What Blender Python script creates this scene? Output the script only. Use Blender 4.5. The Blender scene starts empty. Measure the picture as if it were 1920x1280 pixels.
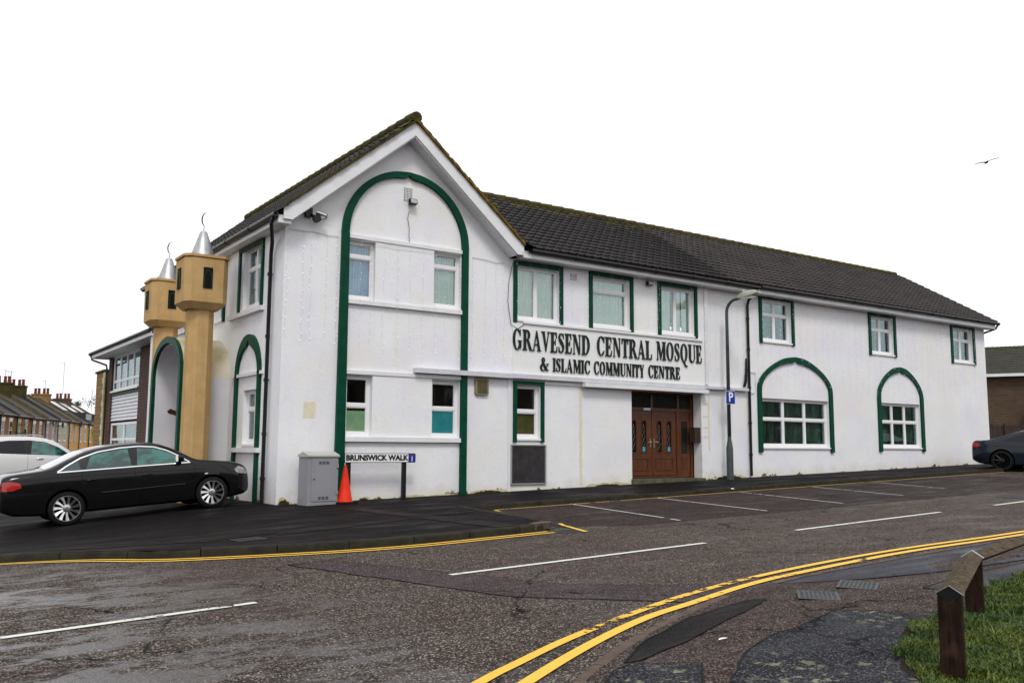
import bpy, math, random
from mathutils import Vector, Matrix, noise
R = math.radians
random.seed(7)
sc = bpy.context.scene
col = sc.collection

# ---------------------------------------------------------------- camera
cam_d = bpy.data.cameras.new("camera")
cam_d.sensor_width = 36.0
cam_d.lens = 32.18
cam_d.clip_start = 0.05
cam_d.clip_end = 3000
cam = bpy.data.objects.new("camera", cam_d)
col.objects.link(cam)
yaw, pitch, roll = 0.608918, 0.117372, 0.0053505
fw = Vector((math.sin(yaw)*math.cos(pitch), math.cos(yaw)*math.cos(pitch), math.sin(pitch)))
rt = Vector((math.cos(yaw), -math.sin(yaw), 0))
up = rt.cross(fw)
r2 = rt*math.cos(roll) + up*math.sin(roll)
u2 = -rt*math.sin(roll) + up*math.cos(roll)
cam.matrix_world = Matrix(((r2.x, u2.x, -fw.x, -6.6657), (r2.y, u2.y, -fw.y, -17.6857),
                           (r2.z, u2.z, -fw.z, 1.711), (0, 0, 0, 1)))
sc.camera = cam

# ---------------------------------------------------------------- world and sun (overcast)
SUN_AZ, SUN_EL = 205.0, 52.0          # azimuth from +Y clockwise
w = bpy.data.worlds.new("World"); sc.world = w; w.use_nodes = True
nt = w.node_tree; bg = nt.nodes['Background']
sky = nt.nodes.new('ShaderNodeTexSky'); sky.sky_type = 'NISHITA'; sky.sun_disc = False
sky.sun_elevation = R(SUN_EL); sky.sun_rotation = R(SUN_AZ); sky.dust_density = 4
bw = nt.nodes.new('ShaderNodeRGBToBW'); nt.links.new(sky.outputs[0], bw.inputs[0])
mx = nt.nodes.new('ShaderNodeMix'); mx.data_type = 'RGBA'; mx.inputs['Factor'].default_value = 0.88
nt.links.new(bw.outputs[0], mx.inputs['A']); mx.inputs['B'].default_value = (11.6, 11.75, 12.0, 1)
nt.links.new(mx.outputs['Result'], bg.inputs['Color']); bg.inputs['Strength'].default_value = 0.105
sd = bpy.data.lights.new("sun", 'SUN'); sd.energy = 1.65; sd.angle = R(14); sd.color = (1, .97, .93)
so = bpy.data.objects.new("sun", sd); col.objects.link(so)
sv = Vector((math.sin(R(SUN_AZ))*math.cos(R(SUN_EL)), math.cos(R(SUN_AZ))*math.cos(R(SUN_EL)), math.sin(R(SUN_EL))))
so.rotation_euler = sv.to_track_quat('Z', 'Y').to_euler()
so.location = sv*60
sc.view_settings.view_transform = 'Standard'
sc.view_settings.look = 'None'
sc.view_settings.exposure = 0.0
sc.view_settings.gamma = 1.0
try: sc.cycles.transparent_max_bounces = 16
except Exception: pass

# ---------------------------------------------------------------- materials
class NT:
    def __init__(s, name):
        s.m = bpy.data.materials.new(name); s.m.use_nodes = True
        s.t = s.m.node_tree; s.b = s.t.nodes['Principled BSDF']; s.o = s.t.nodes['Material Output']
        s.tc = s.t.nodes.new('ShaderNodeTexCoord')
    def n(s, ty, **k):
        x = s.t.nodes.new(ty)
        for a, v in k.items(): setattr(x, a, v)
        return x
    def l(s, a, b): s.t.links.new(a, b)
    def noise(s, scale, detail=4, rough=.55, sc3=None, dist=0.0):
        x = s.n('ShaderNodeTexNoise'); x.inputs['Scale'].default_value = scale
        x.inputs['Detail'].default_value = detail; x.inputs['Roughness'].default_value = rough
        x.inputs['Distortion'].default_value = dist
        if sc3:
            mp = s.n('ShaderNodeMapping'); mp.inputs['Scale'].default_value = sc3
            s.l(s.tc.outputs['Object'], mp.inputs[0]); s.l(mp.outputs[0], x.inputs['Vector'])
        else: s.l(s.tc.outputs['Object'], x.inputs['Vector'])
        return x.outputs['Fac']
    def ramp(s, fac, stops):
        x = s.n('ShaderNodeValToRGB'); e = x.color_ramp.elements
        while len(e) < len(stops): e.new(.5)
        for i, (p, c) in enumerate(stops):
            e[i].position = p; e[i].color = (*c, 1) if len(c) == 3 else c
        s.l(fac, x.inputs[0]); return x.outputs[0]
    def mix(s, fac, a, b, mode='MIX'):
        x = s.n('ShaderNodeMix', data_type='RGBA', blend_type=mode)
        for v, i in ((fac, 'Factor'), (a, 'A'), (b, 'B')):
            if hasattr(v, 'is_output'): s.l(v, x.inputs[i])
            elif i == 'Factor': x.inputs[i].default_value = v
            else: x.inputs[i].default_value = (*v, 1)
        return x.outputs['Result']
    def thr(s, fac, a, b, lo=0., hi=1.):
        x = s.n('ShaderNodeMapRange'); x.inputs['From Min'].default_value = a; x.inputs['From Max'].default_value = b
        x.inputs['To Min'].default_value = lo; x.inputs['To Max'].default_value = hi
        s.l(fac, x.inputs[0]); return x.outputs[0]
    def bump(s, fac, strength=.3, dist=.01):
        x = s.n('ShaderNodeBump'); x.inputs['Strength'].default_value = strength; x.inputs['Distance'].default_value = dist
        s.l(fac, x.inputs['Height']); s.l(x.outputs[0], s.b.inputs['Normal'])
    def set(s, color=None, rough=None, metal=None, coat=None, spec=None):
        if color is not None:
            if hasattr(color, 'is_output'): s.l(color, s.b.inputs['Base Color'])
            else: s.b.inputs['Base Color'].default_value = (*color, 1)
        if rough is not None:
            if hasattr(rough, 'is_output'): s.l(rough, s.b.inputs['Roughness'])
            else: s.b.inputs['Roughness'].default_value = rough
        if metal is not None: s.b.inputs['Metallic'].default_value = metal
        if coat is not None: s.b.inputs['Coat Weight'].default_value = coat; s.b.inputs['Coat Roughness'].default_value = .04
        if spec is not None: s.b.inputs['Specular IOR Level'].default_value = spec
        return s.m

def simple(name, c, rough=.6, metal=0, var=.15, scale=3.0, coat=None, bump=0., bscale=40, c2=None):
    k = NT(name)
    dark = tuple(x*(1-var) for x in c) if c2 is None else c2
    f = k.noise(scale, 6, .6)
    cc = k.mix(k.thr(f, .35, .68), c, dark)
    if bump: k.bump(k.noise(bscale, 5, .6), bump, .005)
    return k.set(cc, rough, metal, coat, .12 if rough >= .5 and not metal else (.3 if not metal else None))

def asphalt(name, base, lite, dark, grain=70., wet=0., lichen=False, big=.35, red=(.055, .035, .034), spec=.04):
    k = NT(name)
    grain *= 1.45
    g = k.noise(grain, 3, .75)
    c = k.mix(k.thr(g, .43, .57), dark, base)
    v = k.n('ShaderNodeTexVoronoi'); v.inputs['Scale'].default_value = grain*.95
    k.l(k.tc.outputs['Object'], v.inputs['Vector'])
    sp = k.thr(v.outputs['Color'], .66, .88)
    c = k.mix(sp, c, lite)
    g2 = k.noise(grain*.38, 2, .6)
    c = k.mix(k.thr(g2, .5, .75, 0, .55), c, dark)
    f1 = k.noise(big, 5, .6, dist=.6)
    c = k.mix(k.thr(f1, .45, .75, 0, .6), c, red)
    f2 = k.noise(1.3, 6, .65)
    c = k.mix(k.thr(f2, .5, .8, 0, .55), c, tuple(x*.45 for x in base))
    f3 = k.noise(2.1, 5, .6, sc3=(.35, 1, 1))
    rg = k.thr(f3, .42, .7, .78, .42)
    if wet:
        # water lying in the hollows of the junction, on the west of the road
        sx = k.n('ShaderNodeSeparateXYZ'); k.l(k.tc.outputs['Object'], sx.inputs[0])
        mx_ = k.thr(sx.outputs[0], -2.8, -4.7)
        my_ = k.thr(sx.outputs[1], -5.3, -7.8)
        mm = k.n('ShaderNodeMath', operation='MULTIPLY'); k.l(mx_, mm.inputs[0]); k.l(my_, mm.inputs[1])
        pn = k.thr(k.noise(1.9, 9, .74, sc3=(.7, 1.5, 1), dist=.3), .47, .57)
        m2 = k.n('ShaderNodeMath', operation='MULTIPLY'); k.l(mm.outputs[0], m2.inputs[0]); k.l(pn, m2.inputs[1])
        wetf = m2.outputs[0]
        x = k.n('ShaderNodeMix'); x.data_type = 'FLOAT'
        k.l(wetf, x.inputs[0]); k.l(rg, x.inputs[2]); x.inputs[3].default_value = .2
        rg = x.outputs[0]
        c = k.mix(k.thr(wetf, 0, 1, 0, .6), c, (.06, .055, .058))
    if lichen:
        lf = k.noise(9, 6, .7); lm = k.noise(.9, 3, .5)
        m1 = k.thr(lf, .555, .60); m2_ = k.thr(lm, .42, .54)
        mm = k.n('ShaderNodeMath', operation='MULTIPLY'); k.l(m1, mm.inputs[0]); k.l(m2_, mm.inputs[1])
        c = k.mix(mm.outputs[0], c, (.20, .20, .135))
    # hairline cracks
    vc = k.n('ShaderNodeTexVoronoi', feature='DISTANCE_TO_EDGE'); vc.inputs['Scale'].default_value = .45
    wn = k.n('ShaderNodeTexNoise'); wn.inputs['Scale'].default_value = 2.2; wn.inputs['Detail'].default_value = 6
    k.l(k.tc.outputs['Object'], wn.inputs['Vector'])
    va = k.n('ShaderNodeVectorMath', operation='MULTIPLY_ADD'); k.l(wn.outputs['Color'], va.inputs[0])
    va.inputs[1].default_value = (.7, .7, .0); k.l(k.tc.outputs['Object'], va.inputs[2]); k.l(va.outputs[0], vc.inputs['Vector'])
    cm = k.thr(vc.outputs['Distance'], .007, .003)
    cn = k.thr(k.noise(.5, 2, .5), .46, .52)
    m3 = k.n('ShaderNodeMath', operation='MULTIPLY'); k.l(cm, m3.inputs[0]); k.l(cn, m3.inputs[1])
    c = k.mix(m3.outputs[0], c, (.003, .003, .003))
    k.bump(g, .55, .006)
    if wet:
        x = k.n('ShaderNodeMix'); x.data_type = 'FLOAT'; k.l(wetf, x.inputs[0]); x.inputs[2].default_value = .05; x.inputs[3].default_value = .62
        k.l(x.outputs[0], k.b.inputs['Specular IOR Level'])
        return k.set(c, rg, 0)
    return k.set(c, rg, 0, None, spec)

def wallmat(name, base, tintA, tintB, bump=.25):
    k = NT(name)
    a = k.noise(.75, 6, .6); b = k.noise(1.4, 6, .62, sc3=(1, 1, .55))
    c = k.mix(k.thr(a, .38, .62), base, tintA)
    c = k.mix(k.thr(b, .48, .72, 0, .75), c, tintB)
    h1 = k.noise(3.2, 9, .72)
    c = k.mix(k.thr(h1, .54, .70, 0, .5), c, tuple(x*.80 for x in base))
    h2 = k.noise(.35, 4, .6)
    c = k.mix(k.thr(h2, .5, .62, 0, .4), c, (base[0]*.93, base[1]*.92, base[2]*.84))
    # rain streaks: narrow in plan, long in height
    s1 = k.noise(6, 5, .6, sc3=(1, 1, .07))
    c = k.mix(k.thr(s1, .6, .8, 0, .5), c, tuple(x*.86 for x in base))
    # splashed, dirty foot of the wall
    sx = k.n('ShaderNodeSeparateXYZ'); k.l(k.tc.outputs['Object'], sx.inputs[0])
    h = k.n('ShaderNodeMath', operation='MULTIPLY_ADD'); k.l(sx.outputs[0], h.inputs[0]); h.inputs[1].default_value = -.026
    k.l(sx.outputs[2], h.inputs[2])
    dn = k.n('ShaderNodeMath', operation='MULTIPLY_ADD'); k.l(k.noise(2.2, 6, .65), dn.inputs[0]); dn.inputs[1].default_value = -.9
    k.l(h.outputs[0], dn.inputs[2])
    c = k.mix(k.thr(dn.outputs[0], .42, .12, 0, .55), c, (.6, .57, .46))
    pl = k.n('ShaderNodeMath', operation='MULTIPLY_ADD'); k.l(k.noise(1.6, 5, .62), pl.inputs[0]); pl.inputs[1].default_value = -.85
    k.l(h.outputs[0], pl.inputs[2])
    pk = k.thr(pl.outputs[0], .155, .14)
    c = k.mix(pk, c, k.mix(k.thr(k.noise(9, 5, .6), .4, .6), (.33, .26, .10), (.05, .045, .025)))
    g = k.noise(14, 8, .7); k.bump(g, bump*1.5, .02)
    return k.set(c, .85, 0, None, .1)

M = {}
M['white'] = wallmat('white_render', (.80, .80, .82), (.74, .73, .80), (.79, .79, .71))
M['cream'] = simple('cream_render', (.72, .68, .55), .8, var=.3, scale=1.6, c2=(.55, .47, .2), bump=.2)
M['vault'] = simple('inner_render', (.66, .65, .68), .85, var=.12, scale=1.1, bump=.2)
M['green'] = simple('green_paint', (.0, .058, .030), .5, var=.35, scale=6, bump=.08)
M['gpvc'] = simple('white_trim', (.74, .74, .76), .4, var=.1, scale=2.5)
M['upvc'] = simple('white_upvc', (.80, .79, .80), .3, var=.04)
M['black'] = simple('black_plastic', (.012, .012, .013), .35, var=.3)
M['dark'] = simple('dark_void', (.01, .009, .008), .9)
M['wood'] = None
k = NT('brown_door_wood'); wv = k.noise(5, 6, .6, sc3=(9, 9, .5))
M['wood'] = k.set(k.mix(k.thr(wv, .35, .65), (.13, .038, .009), (.052, .013, .004)), .38)
k = NT('weathered_timber'); wv = k.noise(4, 8, .65, sc3=(9, 9, 1.2)); w2 = k.noise(1.6, 3, .6)
M['timber'] = k.set(k.mix(k.thr(w2, .5, .6), k.mix(k.thr(wv, .35, .65), (.034, .017, .010), (.008, .005, .004)), (.09, .05, .03)), .8, 0, None, .08); k.bump(wv, .5, .006)
k = NT('rail_timber'); wv = k.noise(5, 8, .65, sc3=(1.2, 9, 9)); w2 = k.noise(3, 5, .6)
M['rail'] = k.set(k.mix(k.thr(wv, .38, .6), (.11, .078, .042), (.026, .018, .011)), .75, 0, None, .1); k.bump(wv, .5, .006)
M['galv'] = simple('galvanised_steel', (.42, .43, .45), .42, .75, var=.25, scale=8)
M['lampgrey'] = simple('lamp_post_paint', (.065, .085, .085), .5, .2, var=.35, scale=4)
k = NT('sand_render'); f1 = k.noise(2.2, 6, .65); f2 = k.noise(7, 6, .6, sc3=(1, 1, .06)); f3 = k.noise(30, 4, .6)
c = k.mix(k.thr(f1, .38, .66), (.53, .345, .155), (.43, .275, .115)); c = k.mix(k.thr(f2, .52, .75, 0, .55), c, (.36, .245, .12)); c = k.mix(k.thr(f3, .5, .8, 0, .35), c, (.58, .41, .22))
k.bump(k.noise(22, 7, .65), .3, .01); M['sand'] = k.set(c, .85, 0, None, .1)
M['cabinet'] = simple('cabinet_grey', (.27, .27, .29), .5, var=.12, scale=2)
M['cone'] = simple('cone_orange', (.75, .035, .012), .5, var=.25, scale=6)
M['rubber'] = simple('black_rubber', (.011, .011, .012), .75, var=.2)
M['signwhite'] = simple('sign_white', (.78, .78, .78), .35, var=.04)
M['signblue'] = simple('sign_blue', (.004, .03, .30), .35, var=.05)
M['signred'] = simple('sign_red', (.35, .01, .01), .35, var=.05)
M['letters'] = simple('dark_green_letters', (.002, .016, .011), .35, var=.3)
M['kerb'] = simple('kerb_stone', (.017, .0155, .0145), .85, var=.4, scale=5, bump=.3, c2=(.034, .031, .018))
M['kerb2'] = simple('kerb_stone_brown', (.12, .085, .07), .85, var=.4, scale=6, bump=.3)
M['iron'] = simple('cast_iron', (.07, .075, .08), .5, .6, var=.4, scale=10)
M['brass'] = simple('brass', (.75, .6, .3), .25, 1, var=.1)
M['slab'] = simple('grey_slate_panel', (.045, .042, .045), .7, var=.45, scale=5, bump=.3)
M['plaster'] = simple('bare_plaster', (.60, .53, .33), .9, var=.3, scale=9, bump=.3)
M['step'] = simple('mossy_step', (.11, .12, .075), .85, var=.5, scale=6, bump=.4)
M['grille'] = simple('beige_grille', (.26, .23, .13), .6, var=.2)
M['cable'] = simple('cable', (.12, .11, .11), .6)
M['cladding'] = simple('white_cladding', (.66, .66, .70), .45, var=.08)
M['cardark'] = simple('car_underside', (.006, .006, .007), .8)
M['chrome'] = simple('chrome', (.8, .8, .82), .18, 1, var=.05)
M['alloy'] = simple('alloy', (.62, .62, .62), .28, .9, var=.15, scale=12)
M['alloydark'] = simple('dark_alloy', (.03, .03, .032), .3, .8, var=.15)
M['handle'] = simple('handle_satin', (.55, .5, .4), .3, .9)
M['pot'] = simple('terracotta', (.17, .04, .025), .85, var=.3)
M['slate'] = simple('roof_slate', (.032, .032, .042), .6, var=.45, scale=.9, c2=(.05, .045, .03))
M['mossroof'] = simple('party_wall_coping', (.12, .09, .04), .9, var=.4, scale=3)
M['dish'] = simple('dish_grey', (.33, .34, .36), .5)
M['dishdark'] = simple('dish_dark', (.02, .02, .022), .5)
M['solar'] = simple('pale_roof_panel', (.7, .7, .72), .2, var=.05)
M['bird'] = simple('dark_feathers', (.015, .014, .014), .8)
M['mastic'] = simple('litter_white', (.8, .8, .8), .6)

def brick(name, c1, c2, mort, sx=1., swap=False):
    k = NT(name)
    mp = k.n('ShaderNodeMapping')
    # wall coordinates: along the wall, and height
    s = k.n('ShaderNodeSeparateXYZ'); k.l(k.tc.outputs['Object'], s.inputs[0])
    a = k.n('ShaderNodeMath', operation='ADD'); k.l(s.outputs[0], a.inputs[0]); k.l(s.outputs[1], a.inputs[1])
    cb = k.n('ShaderNodeCombineXYZ'); k.l(a.outputs[0], cb.inputs[0]); k.l(s.outputs[2], cb.inputs[1])
    b = k.n('ShaderNodeTexBrick'); k.l(cb.outputs[0], b.inputs['Vector'])
    b.inputs['Color1'].default_value = (*c1, 1); b.inputs['Color2'].default_value = (*c2, 1); b.inputs['Mortar'].default_value = (*mort, 1)
    b.inputs['Scale'].default_value = 1.; b.inputs['Brick Width'].default_value = .225*sx; b.inputs['Row Height'].default_value = .075*sx
    b.inputs['Mortar Size'].default_value = .006*sx; b.inputs['Bias'].default_value = 0
    c = k.mix(k.thr(k.noise(1.2, 5, .6), .4, .7, 0, .5), b.outputs['Color'], tuple(x*.5 for x in c1))
    k.bump(b.outputs['Fac'], .4, -.006)
    return k.set(c, .85)
M['brick'] = brick('brown_brick', (.075, .026, .012), (.04, .013, .007), (.10, .08, .055), 1.3)
M['ybrick'] = brick('yellow_brick', (.30, .18, .05), (.22, .12, .03), (.09, .05, .02), 2.2)
M['tbrick'] = brick('terrace_brick', (.32, .14, .03), (.22, .08, .015), (.22, .13, .05), 1.3)
M['rbrick'] = brick('far_brick', (.075, .042, .02), (.045, .024, .012), (.13, .10, .06), 1.3)

def tiles(name, base, dark, moss, mossy):
    k = NT(name)
    a = k.noise(1.0, 6, .65); g = k.noise(26, 4, .6)
    c = k.mix(k.thr(a, .35, .7), base, dark)
    c = k.mix(k.thr(g, .4, .7, 0, .6), c, tuple(x*.5 for x in base))
    mf = k.noise(2.2, 6, .7)
    # moss grows towards the ridge
    sx = k.n('ShaderNodeSeparateXYZ'); k.l(k.tc.outputs['Object'], sx.inputs[0])
    h = k.thr(sx.outputs[2], 8.1, 8.9, 0, .22)
    ad = k.n('ShaderNodeMath', operation='ADD'); k.l(mf, ad.inputs[0]); k.l(h, ad.inputs[1])
    c = k.mix(k.thr(ad.outputs[0], mossy, mossy+.12), c, moss)
    k.bump(g, .3, .004)
    return k.set(c, .75, 0, None, .25)
M['tileA'] = tiles('dark_roof_tile', (.017, .0135, .013), (.007, .006, .006), (.06, .052, .012), .62)
M['tileB'] = tiles('brown_roof_tile', (.042, .034, .031), (.018, .015, .015), (.06, .055, .02), .68)
M['tileC'] = tiles('mossy_far_tile', (.055, .05, .04), (.03, .028, .022), (.030, .033, .010), .54)
M['moss'] = simple('mossy_ridge', (.065, .056, .014), .95, var=.5, scale=5, bump=.6, bscale=30, c2=(.03, .026, .014))
M['mossy'] = simple('mossy_verge', (.20, .125, .016), .95, var=.6, scale=5, bump=.6, bscale=30, c2=(.045, .03, .012))

def paint(name, c, wear):
    k = NT(name)
    t = k.n('ShaderNodeBsdfTransparent'); ms = k.n('ShaderNodeMixShader')
    f = k.noise(7, 8, .75); f2 = k.noise(.9, 2, .5)
    ad = k.n('ShaderNodeMath', operation='MULTIPLY_ADD'); k.l(f2, ad.inputs[0]); ad.inputs[1].default_value = .7; k.l(f, ad.inputs[2])
    k.l(k.thr(ad.outputs[0], wear, wear+.03), ms.inputs[0])
    k.l(t.outputs[0], ms.inputs[2]); k.l(k.b.outputs[0], ms.inputs[1]); k.l(ms.outputs[0], k.o.inputs[0])
    g = k.noise(60, 3, .6)
    return k.set(k.mix(k.thr(g, .5, .75, 0, .7), c, tuple(x*.6 for x in c)), .6)
M['yellow'] = paint('yellow_road_paint', (.78, .46, .035), 1.12)
M['yellowworn'] = paint('yellow_worn_paint', (.74, .44, .03), .89); M['yellowmid'] = paint('yellow_mid_paint', (.78, .46, .035), 1.0)
M['yellowthin'] = paint('yellow_dull_paint', (.50, .32, .04), .98)
M['roadwhite'] = paint('white_road_paint', (.62, .62, .58), .99)
M['roadwhiteworn'] = paint('white_worn_paint', (.42, .41, .39), .90); M['baywhite'] = paint('bay_white_paint', (.46, .45, .43), .96)

M['road'] = asphalt('road_asphalt', (.064, .048, .040), (.34, .29, .25), (.0055, .0042, .0036), 62., wet=1.)
M['bay'] = asphalt('bay_asphalt', (.034, .024, .022), (.16, .13, .12), (.005, .004, .004), 60.)
M['pave'] = asphalt('footway_asphalt', (.0095, .0078, .008), (.028, .025, .026), (.004, .0036, .0038), 80., big=.5, red=(.014, .010, .0095))
M['pavered'] = asphalt('footway_patch_asphalt', (.020, .015, .014), (.05, .042, .04), (.008, .006, .006), 80.)
M['nearpave'] = asphalt('near_footway_asphalt', (.055, .040, .034), (.26, .21, .19), (.006, .0045, .004), 75.)
M['nearslate'] = asphalt('near_footway_slate', (.026, .026, .032), (.15, .15, .17), (.005, .005, .006), 75., lichen=True, red=(.02, .022, .03))
M['neardark'] = asphalt('near_patch_dark', (.014, .014, .015), (.04, .04, .042), (.006, .006, .006), 85.)
M['nearwet'] = asphalt('near_footway_wet', (.026, .027, .038), (.11, .11, .14), (.007, .007, .010), 75., red=(.03, .03, .042), spec=.25)
M['soil'] = simple('grass_soil', (.022, .018, .012), .95, var=.5, scale=6, bump=.5)
M['ground'] = simple('far_ground', (.06, .06, .045), .95, var=.3, scale=.2)
k = NT('grass_blades'); gf = k.noise(3.0, 5, .6); gg = k.noise(45, 2, .5)
c = k.mix(k.thr(gf, .38, .62), (.04, .095, .005), (.135, .175, .012)); c = k.mix(k.thr(gg, .35, .7, 0, .8), c, (.010, .026, .003))
M['grass'] = k.set(c, .55)

def glass(name, tint=(.62, .82, .76), gloss=.14, rough=.03):
    k = NT(name)
    t = k.n('ShaderNodeBsdfTransparent'); t.inputs[0].default_value = (*tint, 1)
    g = k.n('ShaderNodeBsdfGlossy'); g.inputs['Roughness'].default_value = rough; g.inputs[0].default_value = (.8, .9, .92, 1)
    ms = k.n('ShaderNodeMixShader'); lw = k.n('ShaderNodeLayerWeight'); lw.inputs[0].default_value = .25
    bn = k.n('ShaderNodeBump'); bn.inputs['Strength'].default_value = .06; bn.inputs['Distance'].default_value = .05
    k.l(k.noise(1.2, 2, .5), bn.inputs['Height']); k.l(bn.outputs[0], g.inputs['Normal'])
    k.l(k.thr(lw.outputs['Fresnel'], 0, 1, gloss, .9), ms.inputs[0])
    k.l(t.outputs[0], ms.inputs[1]); k.l(g.outputs[0], ms.inputs[2]); k.l(ms.outputs[0], k.o.inputs[0])
    return k.m
M['glass'] = glass('window_glass', (.93, .972, .958), .07)
M['glassdark'] = glass('window_glass_dim', (.92, .95, .92), .03)
M['leadglass'] = glass('leaded_glass', (.03, .12, .15), .06, .15)
def curtain(name, c, c2, pitch=30.):
    k = NT(name)
    f = k.noise(3, 4, .6); wv = k.n('ShaderNodeTexWave', wave_type='BANDS', bands_direction='X'); wv.inputs['Scale'].default_value = pitch*.1
    wv.inputs['Distortion'].default_value = 3; wv.inputs['Detail'].default_value = 2
    s = k.n('ShaderNodeSeparateXYZ'); k.l(k.tc.outputs['Object'], s.inputs[0])
    a = k.n('ShaderNodeMath', operation='ADD'); k.l(s.outputs[0], a.inputs[0]); k.l(s.outputs[1], a.inputs[1])
    cb = k.n('ShaderNodeCombineXYZ'); k.l(a.outputs[0], cb.inputs[0]); k.l(cb.outputs[0], wv.inputs['Vector'])
    c = k.mix(k.thr(f, .4, .65), c, c2)
    b = k.b; b.inputs['Subsurface Weight'].default_value = 0
    return k.set(c, .9)
M['blind'] = curtain('vertical_blind', (.86, .87, .82), (.72, .79, .73))
M['net'] = curtain('net_curtain', (.55, .66, .86), (.33, .45, .75))
M['teal'] = curtain('teal_blind', (.08, .62, .72), (.05, .48, .60))
M['frost'] = curtain('frosted_green', (.78, .90, .55), (.45, .75, .50))
M['greencurt'] = curtain('green_curtain', (.34, .66, .48), (.12, .30, .22))
M['olive'] = curtain('olive_blind', (.26, .22, .07), (.16, .14, .045))
M['greycurt'] = curtain('grey_curtain', (.34, .36, .46), (.17, .19, .28))
k = NT('fairy_bulb'); k.b.inputs['Emission Color'].default_value = (1, 1, 1, 1); k.b.inputs['Emission Strength'].default_value = .7
M['bulb'] = k.set((.9, .9, .9), .3)

def carpaint(name, c, c2):
    k = NT(name); f = k.noise(.8, 3, .5)
    lw = k.n('ShaderNodeLayerWeight'); lw.inputs[0].default_value = .4
    cc = k.mix(lw.outputs['Facing'], c, c2)
    k.b.inputs['Specular IOR Level'].default_value = .12
    d = k.noise(7, 5, .6)
    return k.set(cc, k.thr(d, .4, .7, .12, .22), 0, .45, .12)
M['carblack'] = carpaint('black_car_paint', (.0055, .0055, .006), (.008, .007, .009))
M['carwhite'] = carpaint('white_car_paint', (.66, .66, .66), (.64, .64, .64)); M['carwhite'].node_tree.nodes['Principled BSDF'].inputs['Metallic'].default_value = 0
M['carblue'] = carpaint('blue_grey_car_paint', (.010, .015, .024), (.012, .018, .028))
k = NT('car_glass'); f = k.noise(2.2, 5, .6, sc3=(1, 1, 2)); f2 = k.noise(1.1, 2, .5)
cc = k.mix(k.thr(f, .45, .58), (.004, .03, .028), (.012, .13, .105))
M['carglass'] = k.set(cc, .05, 0, 1.0)
M['cartint'] = simple('tinted_car_glass', (.010, .009, .012), .06, var=.3)
M['tail'] = simple('tail_lamp_red', (.42, .008, .006), .12, var=.5, scale=9, coat=1.0)
M['headl'] = simple('head_lamp_clear', (.42, .42, .42), .1, .3, var=.6, scale=14, coat=1.0)
M['amber'] = simple('side_repeater', (.7, .68, .6), .3)

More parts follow.
